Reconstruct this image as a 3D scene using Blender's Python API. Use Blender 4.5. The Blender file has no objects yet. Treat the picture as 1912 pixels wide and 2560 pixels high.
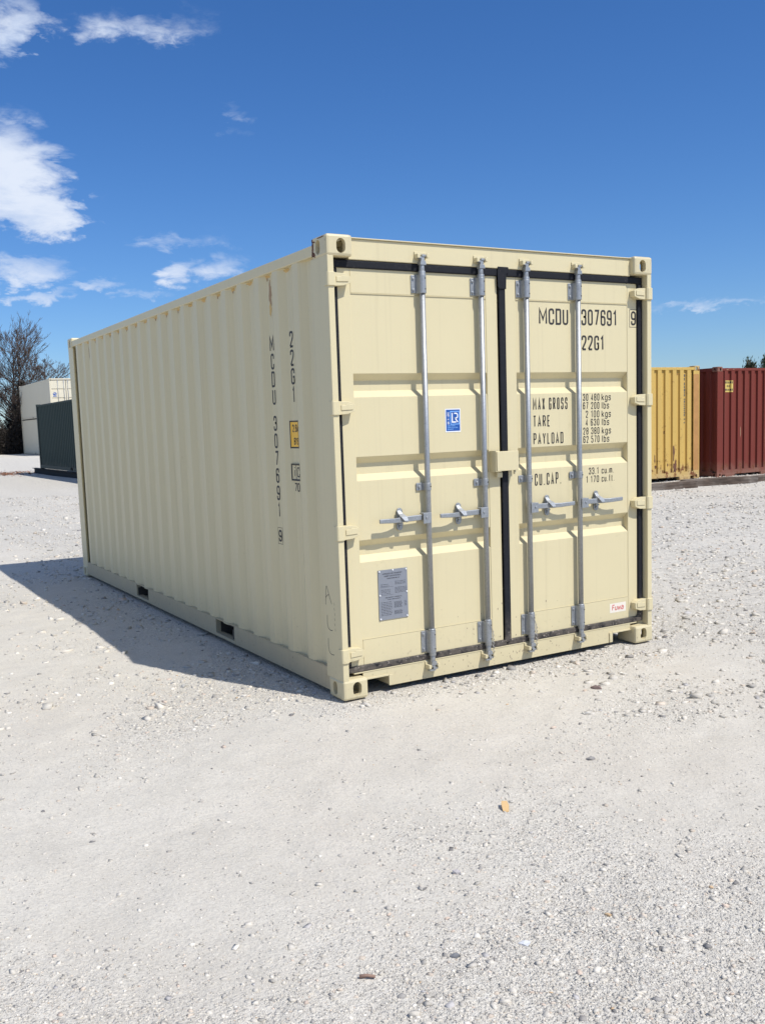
import bpy, bmesh, math, random
import numpy as np
from mathutils import Vector, Matrix

S = bpy.context.scene
COL = S.collection
rnd = random.Random(7)
npr = np.random.default_rng(11)

# ------------------------------------------------------------------ camera
CAMP = Vector((-2.4735, -4.6343, 1.5661))
ROT = ((0.8673955, -0.4963103, -0.0360721), (-0.0878387, -0.0813568, -0.9928068), (0.4898055, 0.8643247, -0.1141638))
cd = bpy.data.cameras.new('camera'); cam = bpy.data.objects.new('camera', cd); COL.objects.link(cam)
r_, d_, f_ = (Vector(v) for v in ROT)
mw = Matrix.Identity(4)
for i in range(3):
    mw[i][0], mw[i][1], mw[i][2], mw[i][3] = r_[i], -d_[i], -f_[i], CAMP[i]
cam.matrix_world = mw
cd.sensor_fit = 'VERTICAL'; cd.sensor_height = 36.0; cd.lens = 36.0 * 2376.55 / 2560
cd.shift_x = 52.26 / 2560; cd.shift_y = 52.25 / 2560
cd.clip_start = 0.05; cd.clip_end = 5000
S.camera = cam

# ------------------------------------------------------------------ sun, sky, exposure
SUN_DIR = Vector((-0.22587, 0.52998, -0.81737))          # the way the sunlight travels
sl = bpy.data.lights.new('sun', 'SUN'); sl.energy = 4.3; sl.angle = math.radians(0.53); sl.color = (1.0, 0.972, 0.925)
so = bpy.data.objects.new('sun', sl); COL.objects.link(so)
so.rotation_euler = SUN_DIR.to_track_quat('-Z', 'Y').to_euler(); so.location = (6, -14, 22)
S.view_settings.view_transform = 'Standard'; S.view_settings.look = 'None'
S.view_settings.exposure = 0.12; S.view_settings.gamma = 1.0; S.view_settings.use_curve_mapping = False

world = bpy.data.worlds.new('World'); S.world = world; world.use_nodes = True
wt = world.node_tree; wt.nodes.clear()
class N:
    """tiny helper for node trees"""
    def __init__(s, tree): s.t = tree
    def new(s, typ, ins=None, **kw):
        n = s.t.nodes.new(typ)
        for k, v in kw.items(): setattr(n, k, v)
        for k, v in (ins or {}).items():
            if isinstance(v, bpy.types.NodeSocket): s.t.links.new(v, n.inputs[k])
            else: n.inputs[k].default_value = v
        return n
    def m(s, op, a, b=0.0, c=0.0, clamp=False):
        n = s.t.nodes.new('ShaderNodeMath'); n.operation = op; n.use_clamp = clamp
        for i, v in enumerate((a, b, c)):
            if isinstance(v, bpy.types.NodeSocket): s.t.links.new(v, n.inputs[i])
            else: n.inputs[i].default_value = v
        return n.outputs[0]
    def ramp(s, fac, stops):
        n = s.t.nodes.new('ShaderNodeValToRGB'); s.t.links.new(fac, n.inputs[0])
        e = n.color_ramp.elements
        while len(e) < len(stops): e.new(0.5)
        for el, (p, c) in zip(e, stops):
            el.position = p; el.color = c if len(c) == 4 else (*c, 1)
        return n.outputs[0]
    def mix(s, f, a, b, mode='MIX'):
        n = s.t.nodes.new('ShaderNodeMix'); n.data_type = 'RGBA'; n.blend_type = mode
        for k, v in ((0, f), (6, a), (7, b)):
            if isinstance(v, bpy.types.NodeSocket): s.t.links.new(v, n.inputs[k])
            elif k == 0: n.inputs[0].default_value = v
            else: n.inputs[k].default_value = v if len(v) == 4 else (*v, 1)
        return n.outputs[2]
    def noise(s, vec, scale, detail=4, rough=0.55, dist=0.0):
        return s.new('ShaderNodeTexNoise', {'Vector': vec, 'Scale': scale, 'Detail': detail, 'Roughness': rough, 'Distortion': dist}).outputs[0]
    def smooth(s, v, a, b):
        n = s.new('ShaderNodeMapRange', {'Value': v, 'From Min': a, 'From Max': b}, interpolation_type='SMOOTHSTEP')
        return n.outputs[0]

w = N(wt)
sky = w.new('ShaderNodeTexSky', sky_type='NISHITA', sun_disc=False, sun_elevation=math.radians(54.8),
            sun_rotation=math.radians(156.9), altitude=300.0, air_density=1.0, dust_density=0.35, ozone_density=2.2)
SKY_STRENGTH = 0.105
skyt = w.mix(1.0, sky.outputs[0], (0.665, 0.835, 1.10), 'MULTIPLY')
hsv = w.new('ShaderNodeHueSaturation', {'Saturation': 1.12, 'Value': 0.98, 'Hue': 0.502, 'Color': skyt})
tc = w.new('ShaderNodeTexCoord').outputs['Generated']
sx = w.new('ShaderNodeSeparateXYZ', {0: tc}).outputs
az = w.m('MULTIPLY', w.m('ARCTAN2', sx[0], sx[1]), 57.29578)
el = w.m('MULTIPLY', w.m('ARCSINE', sx[2]), 57.29578)
# clouds: az / elevation in degrees, radii, weight -- last row is cloud out of view, added to brighten the shade
blobs = [(11.2, 20.9, 2.3, 1.7, 0.95), (18.3, 21.5, 5.2, 0.85, 0.50), (15.2, 21.2, 1.2, 0.7, 0.45), (10.2, 14.4, 2.9, 2.3, 1.25), (12.0, 12.3, 2.7, 1.6, 1.35),
         (13.7, 11.7, 1.1, 0.7, 0.8), (12.9, 14.6, 1.3, 0.7, 0.6), (10.7, 16.9, 2.3, 0.7, 0.42), (23.4, 17.4, 0.8, 0.5, 0.24), (22.9, 16.5, 0.8, 0.35, 0.20),
         (10.4, 9.0, 3.2, 0.75, 0.85), (12.2, 7.7, 1.9, 0.42, 0.6), (14.8, 8.2, 1.6, 0.42, 0.62), (19.0, 9.0, 1.3, 0.95, 0.95),
         (21.2, 9.3, 2.0, 0.9, 0.62), (20.0, 10.8, 3.0, 0.5, 0.34), (51.0, 6.0, 6.0, 0.36, 0.50), (17.8, 7.6, 1.6, 0.35, 0.45),
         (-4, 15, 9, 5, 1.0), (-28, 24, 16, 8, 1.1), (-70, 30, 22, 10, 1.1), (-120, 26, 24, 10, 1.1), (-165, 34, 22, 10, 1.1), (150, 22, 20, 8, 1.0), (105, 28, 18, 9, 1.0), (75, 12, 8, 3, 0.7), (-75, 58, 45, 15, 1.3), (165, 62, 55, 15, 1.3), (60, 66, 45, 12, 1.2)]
st = w.new('ShaderNodeVectorMath', {0: tc, 1: (1.0, 1.0, 2.3)}, operation='MULTIPLY').outputs[0]
n1 = w.noise(st, 11.0, 9, 0.62, 0.5)
n2 = w.noise(st, 48.0, 6, 0.62, 0.3)
n3 = w.noise(w.new('ShaderNodeVectorMath', {0: st, 1: (3.1, 7.7, 1.3)}, operation='ADD').outputs[0], 14.0, 6, 0.6, 0.4)
aw = w.m('ADD', az, w.m('MULTIPLY', w.m('SUBTRACT', n3, 0.5), 9.0))
ew = w.m('ADD', el, w.m('ADD', w.m('MULTIPLY', w.m('SUBTRACT', n1, 0.5), 3.2), w.m('MULTIPLY', w.m('SUBTRACT', n2, 0.5), 1.2)))
cov = None
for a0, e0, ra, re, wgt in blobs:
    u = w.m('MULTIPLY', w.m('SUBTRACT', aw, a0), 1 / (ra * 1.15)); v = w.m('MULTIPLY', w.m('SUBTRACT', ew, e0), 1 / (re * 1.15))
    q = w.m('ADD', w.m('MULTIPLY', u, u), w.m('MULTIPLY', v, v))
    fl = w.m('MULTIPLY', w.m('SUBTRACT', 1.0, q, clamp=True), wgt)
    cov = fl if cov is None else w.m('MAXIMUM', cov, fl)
body = w.m('ADD', w.m('MULTIPLY', n3, 0.6), w.m('MULTIPLY', n2, 0.5))
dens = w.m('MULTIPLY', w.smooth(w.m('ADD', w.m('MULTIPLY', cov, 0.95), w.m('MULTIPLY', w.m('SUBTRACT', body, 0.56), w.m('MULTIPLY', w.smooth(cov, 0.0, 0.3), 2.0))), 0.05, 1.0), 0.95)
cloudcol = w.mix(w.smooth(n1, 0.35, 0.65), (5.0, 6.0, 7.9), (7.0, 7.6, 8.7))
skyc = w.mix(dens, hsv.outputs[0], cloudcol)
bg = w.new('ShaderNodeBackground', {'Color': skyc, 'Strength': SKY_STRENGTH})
wo = w.new('ShaderNodeOutputWorld', {'Surface': bg.outputs[0]})

# ------------------------------------------------------------------ materials
def mat(name, rough=0.5, metal=0.0, spec=0.5):
    m = bpy.data.materials.new(name); m.use_nodes = True
    n = N(m.node_tree); b = m.node_tree.nodes['Principled BSDF']
    b.inputs['Roughness'].default_value = rough; b.inputs['Metallic'].default_value = metal
    b.inputs['Specular IOR Level'].default_value = spec
    return m, n, b
def setc(n, b, sock): n.t.links.new(sock, b.inputs['Base Color'])
def bump(n, b, h, strength, dist):
    k = n.new('ShaderNodeBump', {'Height': h, 'Strength': strength, 'Distance': dist}); n.t.links.new(k.outputs[0], b.inputs['Normal'])
def flat(name, c, rough=0.55, metal=0.0, var=0.12, scale=25.0):
    m, n, b = mat(name, rough, metal)
    co = n.new('ShaderNodeTexCoord').outputs['Object']
    f = n.noise(co, scale, 5)
    setc(n, b, n.mix(f, tuple(x * (1 - var) for x in c), tuple(min(1, x * (1 + var)) for x in c)))
    return m

def paint(name, c, dirt=(0.20, 0.15, 0.09), rust=0.0, grime=0.25, rough=0.42, spec=0.45):
    m, n, b = mat(name, rough, 0.0, spec)
    co = n.new('ShaderNodeTexCoord').outputs['Object']
    xyz = n.new('ShaderNodeSeparateXYZ', {0: co}).outputs
    big = n.noise(co, 1.3, 5, 0.6)
    fine = n.noise(co, 140.0, 3, 0.6)
    col = n.mix(big, tuple(x * 0.95 for x in c), tuple(min(1, x * 1.03) for x in c))
    col = n.mix(n.m('MULTIPLY', fine, 0.10), col, tuple(x * 0.72 for x in c))
    # vertical rain streaks
    stv = n.new('ShaderNodeVectorMath', {0: co, 1: (34.0, 34.0, 0.55)}, operation='MULTIPLY').outputs[0]
    streak = n.smooth(n.noise(stv, 1.0, 4, 0.6), 0.52, 0.78)
    col = n.mix(n.m('MULTIPLY', streak, grime * 0.55), col, dirt)
    # splash dirt thrown up from the ground, uneven in height
    low = n.m('ADD', xyz[2], n.m('MULTIPLY', n.noise(co, 5.0, 5, 0.65), -0.55))
    spl = n.m('SUBTRACT', 1.0, n.smooth(low, -0.28, 0.14))
    spot = n.smooth(n.noise(co, 38.0, 4, 0.6), 0.60, 0.74)
    col = n.mix(n.m('MULTIPLY', spl, grime * 0.9), col, (0.36, 0.30, 0.22))
    col = n.mix(n.m('MULTIPLY', n.m('MULTIPLY', spot, n.m('ADD', spl, 0.04)), min(0.75, grime * 3.2)), col, dirt)
    if rust > 0:
        rn = n.noise(co, 6.0, 8, 0.68)
        lowr = n.m('SUBTRACT', 1.0, n.smooth(xyz[2], 0.05, 0.9))
        rm = n.smooth(n.m('ADD', rn, n.m('MULTIPLY', lowr, 0.11)), 0.66 - rust * 0.12, 0.74)
        col = n.mix(rm, col, n.mix(fine, (0.11, 0.035, 0.018), (0.20, 0.075, 0.03)))
    setc(n, b, col)
    rr = n.m('ADD', rough - 0.06, n.m('MULTIPLY', big, 0.16)); n.t.links.new(rr, b.inputs['Roughness'])
    bump(n, b, n.m('ADD', n.m('MULTIPLY', fine, 0.6), n.m('ADD', n.m('MULTIPLY', n.noise(co, 9.0, 3), 2.5), n.m('MULTIPLY', n.noise(co, 2.2, 2), 9.0))), 0.07, 0.005)
    scuff = n.m('MULTIPLY', n.smooth(n.noise(co, 3.2, 3), 0.55, 0.68), n.smooth(n.noise(co, 21.0, 6, 0.7), 0.56, 0.70))
    col2 = n.mix(n.m('MULTIPLY', scuff, min(0.6, grime * 1.3)), col, tuple(x * 0.62 for x in dirt) if False else (c[0] * 0.62, c[1] * 0.58, c[2] * 0.52))
    setc(n, b, col2)
    return m

CREAM = (0.655, 0.570, 0.352)
M = {}
M['cream'] = paint('cream_paint', CREAM, grime=0.17)
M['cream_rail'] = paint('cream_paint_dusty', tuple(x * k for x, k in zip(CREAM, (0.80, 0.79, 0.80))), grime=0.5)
M['yellow'] = paint('yellow_paint', (0.575, 0.385, 0.11), rust=0.55, grime=0.5, rough=0.7, spec=0.2)
M['red'] = paint('oxide_red_paint', (0.170, 0.036, 0.026), rust=0.15, grime=0.3, rough=0.7, spec=0.18)
M['green'] = paint('dark_green_paint', (0.034, 0.051, 0.045), rust=0.0, grime=0.12, rough=0.65, spec=0.2)
M['white'] = paint('offwhite_paint', (0.68, 0.62, 0.475), rust=0.0, grime=0.10)
M['black'] = flat('black_ink', (0.030, 0.027, 0.025), 0.55)
M['pencil'] = flat('faded_marker', (0.10, 0.09, 0.08), 0.7)
M['inside'] = flat('dark_interior', (0.06, 0.05, 0.04), 0.8)
M['rust'] = flat('rust_scrape', (0.36, 0.24, 0.14), 0.75, var=0.35, scale=60)
M['rustd'] = flat('rust_dark', (0.13, 0.055, 0.03), 0.8, var=0.4, scale=30)
M['primer'] = flat('ochre_primer', (0.62, 0.42, 0.16), 0.7, var=0.2, scale=60)
M['label_yellow'] = flat('label_yellow', (0.88, 0.50, 0.05), 0.45, var=0.04)
M['label_pale'] = flat('label_pale_yellow', (0.62, 0.46, 0.12), 0.5, var=0.06)
M['label_blue'] = flat('label_blue', (0.012, 0.085, 0.34), 0.35, var=0.04)
M['label_white'] = flat('label_white', (0.82, 0.82, 0.82), 0.4, var=0.03)
M['label_cream'] = flat('label_cream', (0.76, 0.70, 0.60), 0.5, var=0.03)
M['label_red'] = flat('label_red', (0.60, 0.05, 0.06), 0.45, var=0.03)
M['plate'] = flat('plate_aluminium', (0.27, 0.285, 0.32), 0.42, metal=0.35, var=0.08, scale=60)
M['plate_ink'] = flat('plate_ink', (0.07, 0.075, 0.09), 0.5)
M['hole'] = flat('screw_hole', (0.012, 0.012, 0.014), 0.7)

m, n, b = mat('galvanised_steel', 0.46, 0.75)
co = n.new('ShaderNodeTexCoord').outputs['Object']
sp = n.new('ShaderNodeTexVoronoi', {'Vector': co, 'Scale': 160.0}).outputs['Color']
g1 = n.noise(co, 30.0, 5, 0.6)
setc(n, b, n.mix(0.30, n.mix(g1, (0.275, 0.287, 0.295), (0.44, 0.452, 0.46)), n.mix(sp, (0.24, 0.252, 0.26), (0.54, 0.552, 0.56))))
n.t.links.new(n.m('ADD', 0.42, n.m('MULTIPLY', g1, 0.22)), b.inputs['Roughness'])
bump(n, b, n.m('ADD', g1, n.m('MULTIPLY', n.noise(co, 110.0, 3), 0.5)), 0.16, 0.003)
M['galv'] = m

m, n, b = mat('rubber_gasket', 0.72, 0.0, 0.22)
co = n.new('ShaderNodeTexCoord').outputs['Object']
zz = n.new('ShaderNodeSeparateXYZ', {0: co}).outputs[2]
du = n.noise(co, 22.0, 6, 0.65)
lowd = n.m('SUBTRACT', 1.0, n.smooth(n.m('ADD', zz, n.m('MULTIPLY', du, 0.25)), 0.22, 0.52))
base = n.mix(du, (0.008, 0.009, 0.012), (0.017, 0.018, 0.023))
base = n.mix(n.m('MULTIPLY', lowd, n.smooth(du, 0.28, 0.62)), base, (0.135, 0.115, 0.095))
base = n.mix(n.m('MULTIPLY', n.m('ADD', lowd, 0.06), n.smooth(n.noise(co, 70.0, 4), 0.60, 0.72)), base, (0.38, 0.33, 0.28))
setc(n, b, base); M['rubber'] = m

# crushed limestone yard
m, n, b = mat('crushed_limestone', 0.9, 0.0, 0.25)
co = n.new('ShaderNodeTexCoord').outputs['Object']
wide = n.noise(co, 0.35, 6, 0.6); mid = n.noise(co, 2.6, 6, 0.62); fine = n.noise(co, 38.0, 6, 0.7); grit = n.noise(co, 240.0, 3, 0.6)
vo = n.new('ShaderNodeTexVoronoi', {'Vector': co, 'Scale': 62.0, 'Randomness': 1.0})
vo2 = n.new('ShaderNodeTexVoronoi', {'Vector': co, 'Scale': 150.0, 'Randomness': 1.0})
vo3 = n.new('ShaderNodeTexVoronoi', {'Vector': co, 'Scale': 24.0, 'Randomness': 1.0})
pos = n.new('ShaderNodeSeparateXYZ', {0: co}).outputs
lattr = n.new('ShaderNodeAttribute', attribute_name='loose').outputs['Fac']
loose = n.smooth(n.m('ADD', n.m('MULTIPLY', mid, 0.55), n.m('MULTIPLY', lattr, 0.62)), 0.34, 0.78)
col = n.mix(n.smooth(mid, 0.3, 0.7), (0.545, 0.502, 0.425), (0.615, 0.570, 0.487))
col = n.mix(n.m('MULTIPLY', n.smooth(wide, 0.46, 0.66), 0.45), col, (0.545, 0.482, 0.395))
col = n.mix(n.m('MULTIPLY', n.smooth(fine, 0.50, 0.74), 0.55), col, (0.40, 0.382, 0.35))
col = n.mix(n.m('MULTIPLY', n.smooth(grit, 0.5, 0.75), 0.5), col, (0.30, 0.288, 0.268))
chipr = lambda v: n.ramp(n.new('ShaderNodeSeparateColor', {0: v.outputs['Color']}).outputs[0], [(0.0, (0.29, 0.272, 0.242)), (0.2, (0.50, 0.465, 0.405)), (0.6, (0.63, 0.588, 0.508)), (1.0, (0.77, 0.722, 0.63))])
col = n.mix(n.m('MULTIPLY', loose, 0.62), col, chipr(vo))
col = n.mix(n.m('ADD', 0.22, n.m('MULTIPLY', loose, 0.20)), col, chipr(vo2))
col = n.mix(n.m('MULTIPLY', n.m('MULTIPLY', loose, n.smooth(pos[0], 2.5, 5.0)), 0.45), col, chipr(vo3))
peb = n.m('ADD', n.m('MULTIPLY', n.smooth(vo.outputs['Distance'], 0.55, 0.05), 0.8), n.m('MULTIPLY', n.smooth(vo2.outputs['Distance'], 0.6, 0.0), 0.45))
hgt = n.m('ADD', n.m('MULTIPLY', peb, n.m('ADD', 0.15, loose)), n.m('ADD', n.m('MULTIPLY', fine, 0.9), n.m('MULTIPLY', grit, 0.35)))
setc(n, b, col); bump(n, b, hgt, 0.75, 0.010); M['ground'] = m

m, n, b = mat('limestone_gravel', 0.88, 0.0, 0.25)
at = n.new('ShaderNodeVertexColor', layer_name='tone').outputs[0]
co = n.new('ShaderNodeTexCoord').outputs['Object']
f = n.noise(co, 260.0, 4, 0.6)
setc(n, b, n.mix(0.25, at, n.mix(f, (0.30, 0.29, 0.28), (0.95, 0.94, 0.92)), 'SOFT_LIGHT')); bump(n, b, f, 0.35, 0.004); M['stone'] = m

m, n, b = mat('weathered_timber', 0.85, 0.0, 0.2)
co = n.new('ShaderNodeTexCoord').outputs['Object']
g = n.new('ShaderNodeVectorMath', {0: co, 1: (1.6, 26.0, 26.0)}, operation='MULTIPLY').outputs[0]
gr = n.noise(g, 1.0, 6, 0.65, 0.4)
setc(n, b, n.mix(n.smooth(n.noise(co, 1.4, 4), 0.4, 0.62), n.ramp(gr, [(0.3, (0.06, 0.045, 0.035)), (0.7, (0.27, 0.235, 0.20))]), n.ramp(gr, [(0.3, (0.035, 0.026, 0.02)), (0.7, (0.15, 0.11, 0.085))])))
bump(n, b, gr, 0.8, 0.02); M['timber'] = m

m, n, b = mat('bare_bark', 0.9, 0.0, 0.15)
co = n.new('ShaderNodeTexCoord').outputs['Object']
f = n.noise(co, 5.0, 5, 0.6)
setc(n, b, n.mix(f, (0.040, 0.031, 0.026), (0.10, 0.082, 0.070))); M['bark'] = m
M['twig'] = flat('grey_brown_twigs', (0.078, 0.054, 0.042), 0.9, var=0.25, scale=2.0)
M['ivy'] = flat('dry_vine_leaves', (0.040, 0.034, 0.023), 0.85, var=0.5, scale=3.0)
M['brush'] = flat('winter_brush', (0.042, 0.033, 0.025), 0.9, var=0.45, scale=1.5)
M['needle'] = flat('cedar_foliage', (0.030, 0.046, 0.020), 0.85, var=0.5, scale=3.0)
M['needle2'] = flat('cedar_foliage_bronze', (0.075, 0.058, 0.026), 0.85, var=0.4, scale=3.0)
M['leaf'] = flat('oak_leaf_litter', (0.23, 0.10, 0.05), 0.85, var=0.4, scale=8.0)
M['card'] = flat('tan_cardboard', (0.62, 0.41, 0.19), 0.8, var=0.15, scale=40)
M['stick'] = flat('dry_stick', (0.27, 0.17, 0.125), 0.85, var=0.3, scale=40)
M['beam'] = flat('black_steel_beam', (0.008, 0.008, 0.008), 0.85, var=0.3, scale=5)
M['wire'] = flat('twisted_wire', (0.42, 0.41, 0.39), 0.5, metal=0.5)

# ------------------------------------------------------------------ mesh helpers
class MB:
    def __init__(s): s.v = []; s.f = []; s.mi = []; s.cur = 0; s.sm = []; s.smooth = False
    def add(s, vs, fs):
        o = len(s.v); s.v += [tuple(p) for p in vs]
        for f in fs: s.f.append([i + o for i in f]); s.mi.append(s.cur); s.sm.append(s.smooth)
        return s
    def box(s, x0, x1, y0, y1, z0, z1):
        return s.add([(x0, y0, z0), (x1, y0, z0), (x1, y1, z0), (x0, y1, z0), (x0, y0, z1), (x1, y0, z1), (x1, y1, z1), (x0, y1, z1)],
                     [(0, 3, 2, 1), (4, 5, 6, 7), (0, 1, 5, 4), (1, 2, 6, 5), (2, 3, 7, 6), (3, 0, 4, 7)])
    def prism(s, pts, a, lo, hi):
        """polygon pts (2D, ccw) extruded along axis a ('x','y','z') from lo to hi"""
        def P(p, t): return {'x': (t, p[0], p[1]), 'y': (p[0], t, p[1]), 'z': (p[0], p[1], t)}[a]
        k = len(pts); vs = [P(p, lo) for p in pts] + [P(p, hi) for p in pts]
        fs = [(i, (i + 1) % k, k + (i + 1) % k, k + i) for i in range(k)] + [tuple(range(k - 1, -1, -1)), tuple(range(k, 2 * k))]
        return s.add(vs, fs)
    def cyl(s, c, r, a, lo, hi, k=16, r2=None):
        """cylinder along axis a, centre c = other two coords"""
        r2 = r if r2 is None else r2
        def P(p, q, t): return {'x': (t, p, q), 'y': (p, t, q), 'z': (p, q, t)}[a]
        vs = []
        for t, rr in ((lo, r), (hi, r2)):
            for i in range(k):
                an = 2 * math.pi * i / k; vs.append(P(c[0] + rr * math.cos(an), c[1] + rr * math.sin(an), t))
        sm = s.smooth; s.smooth = True
        s.add(vs, [(i, (i + 1) % k, k + (i + 1) % k, k + i) for i in range(k)]); s.smooth = sm
        o = len(s.v) - 2 * k
        s.f.append([o + i for i in range(k - 1, -1, -1)]); s.f.append([o + k + i for i in range(k)]); s.mi += [s.cur] * 2; s.sm += [False] * 2
        return s
    def tube(s, pts, r, k=6, r_end=None):
        pts = [Vector(p) for p in pts]; m_ = len(pts); vs = []
        for i, p in enumerate(pts):
            t = (pts[min(i + 1, m_ - 1)] - pts[max(i - 1, 0)]).normalized()
            up = Vector((0, 0, 1)) if abs(t.z) < 0.9 else Vector((1, 0, 0))
            a = t.cross(up).normalized(); b2 = t.cross(a)
            rr = r if r_end is None else r + (r_end - r) * i / (m_ - 1)
            for j in range(k):
                an = 2 * math.pi * j / k; vs.append(p + a * (rr * math.cos(an)) + b2 * (rr * math.sin(an)))
        fs = [(i * k + j, i * k + (j + 1) % k, (i + 1) * k + (j + 1) % k, (i + 1) * k + j) for i in range(m_ - 1) for j in range(k)]
        fs += [tuple(range(k - 1, -1, -1)), tuple(range((m_ - 1) * k, m_ * k))]
        sm = s.smooth; s.smooth = True; s.add(vs, fs); s.smooth = sm
        return s
    def build(s, name, mats, parent=None, bevel=0.0, seg=2, recalc=True):
        me = bpy.data.meshes.new(name); me.from_pydata(s.v, [], s.f)
        for mm in (mats if isinstance(mats, (list, tuple)) else [mats]): me.materials.append(mm)
        me.polygons.foreach_set('material_index', s.mi); me.polygons.foreach_set('use_smooth', s.sm)
        if bevel or recalc:
            bm = bmesh.new(); bm.from_mesh(me)
            if recalc: bmesh.ops.recalc_face_normals(bm, faces=bm.faces)
            if bevel:
                ed = [e for e in bm.edges if len(e.link_faces) == 2 and e.calc_face_angle(0) > 0.6]
                bmesh.ops.bevel(bm, geom=ed, offset=bevel, segments=seg, affect='EDGES', profile=0.5, clamp_overlap=True)
            bm.to_mesh(me); bm.free()
        me.update()
        o = bpy.data.objects.new(name, me); COL.objects.link(o)
        if parent: o.parent = parent
        return o

def tag(o, label=None, cat=None, group=None, kind=None):
    for k, v in (('label', label), ('category', cat), ('group', group), ('kind', kind)):
        if v: o[k] = v
    return o
def empty(name, loc, rz=0.0):
    o = bpy.data.objects.new(name, None); COL.objects.link(o); o.location = loc; o.rotation_euler = (0, 0, rz); o.empty_display_size = 0.3
    return o
def share(src, name, parent, loc=(0, 0, 0), rz=0.0, scale=None):
    o = bpy.data.objects.new(name, src.data); COL.objects.link(o); o.parent = parent; o.location = loc; o.rotation_euler = (0, 0, rz)
    if scale: o.scale = scale
    return o
def stadium(cx, cz, w_, h_, k=8):
    """vertical slot outline"""
    r = w_ / 2; s_ = h_ / 2 - r
    return [(cx + r * math.cos(math.pi * i / k), cz + s_ + r * math.sin(math.pi * i / k)) for i in range(k + 1)] + \
           [(cx - r * math.cos(math.pi * i / k), cz - s_ - r * math.sin(math.pi * i / k)) for i in range(k + 1)]

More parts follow.
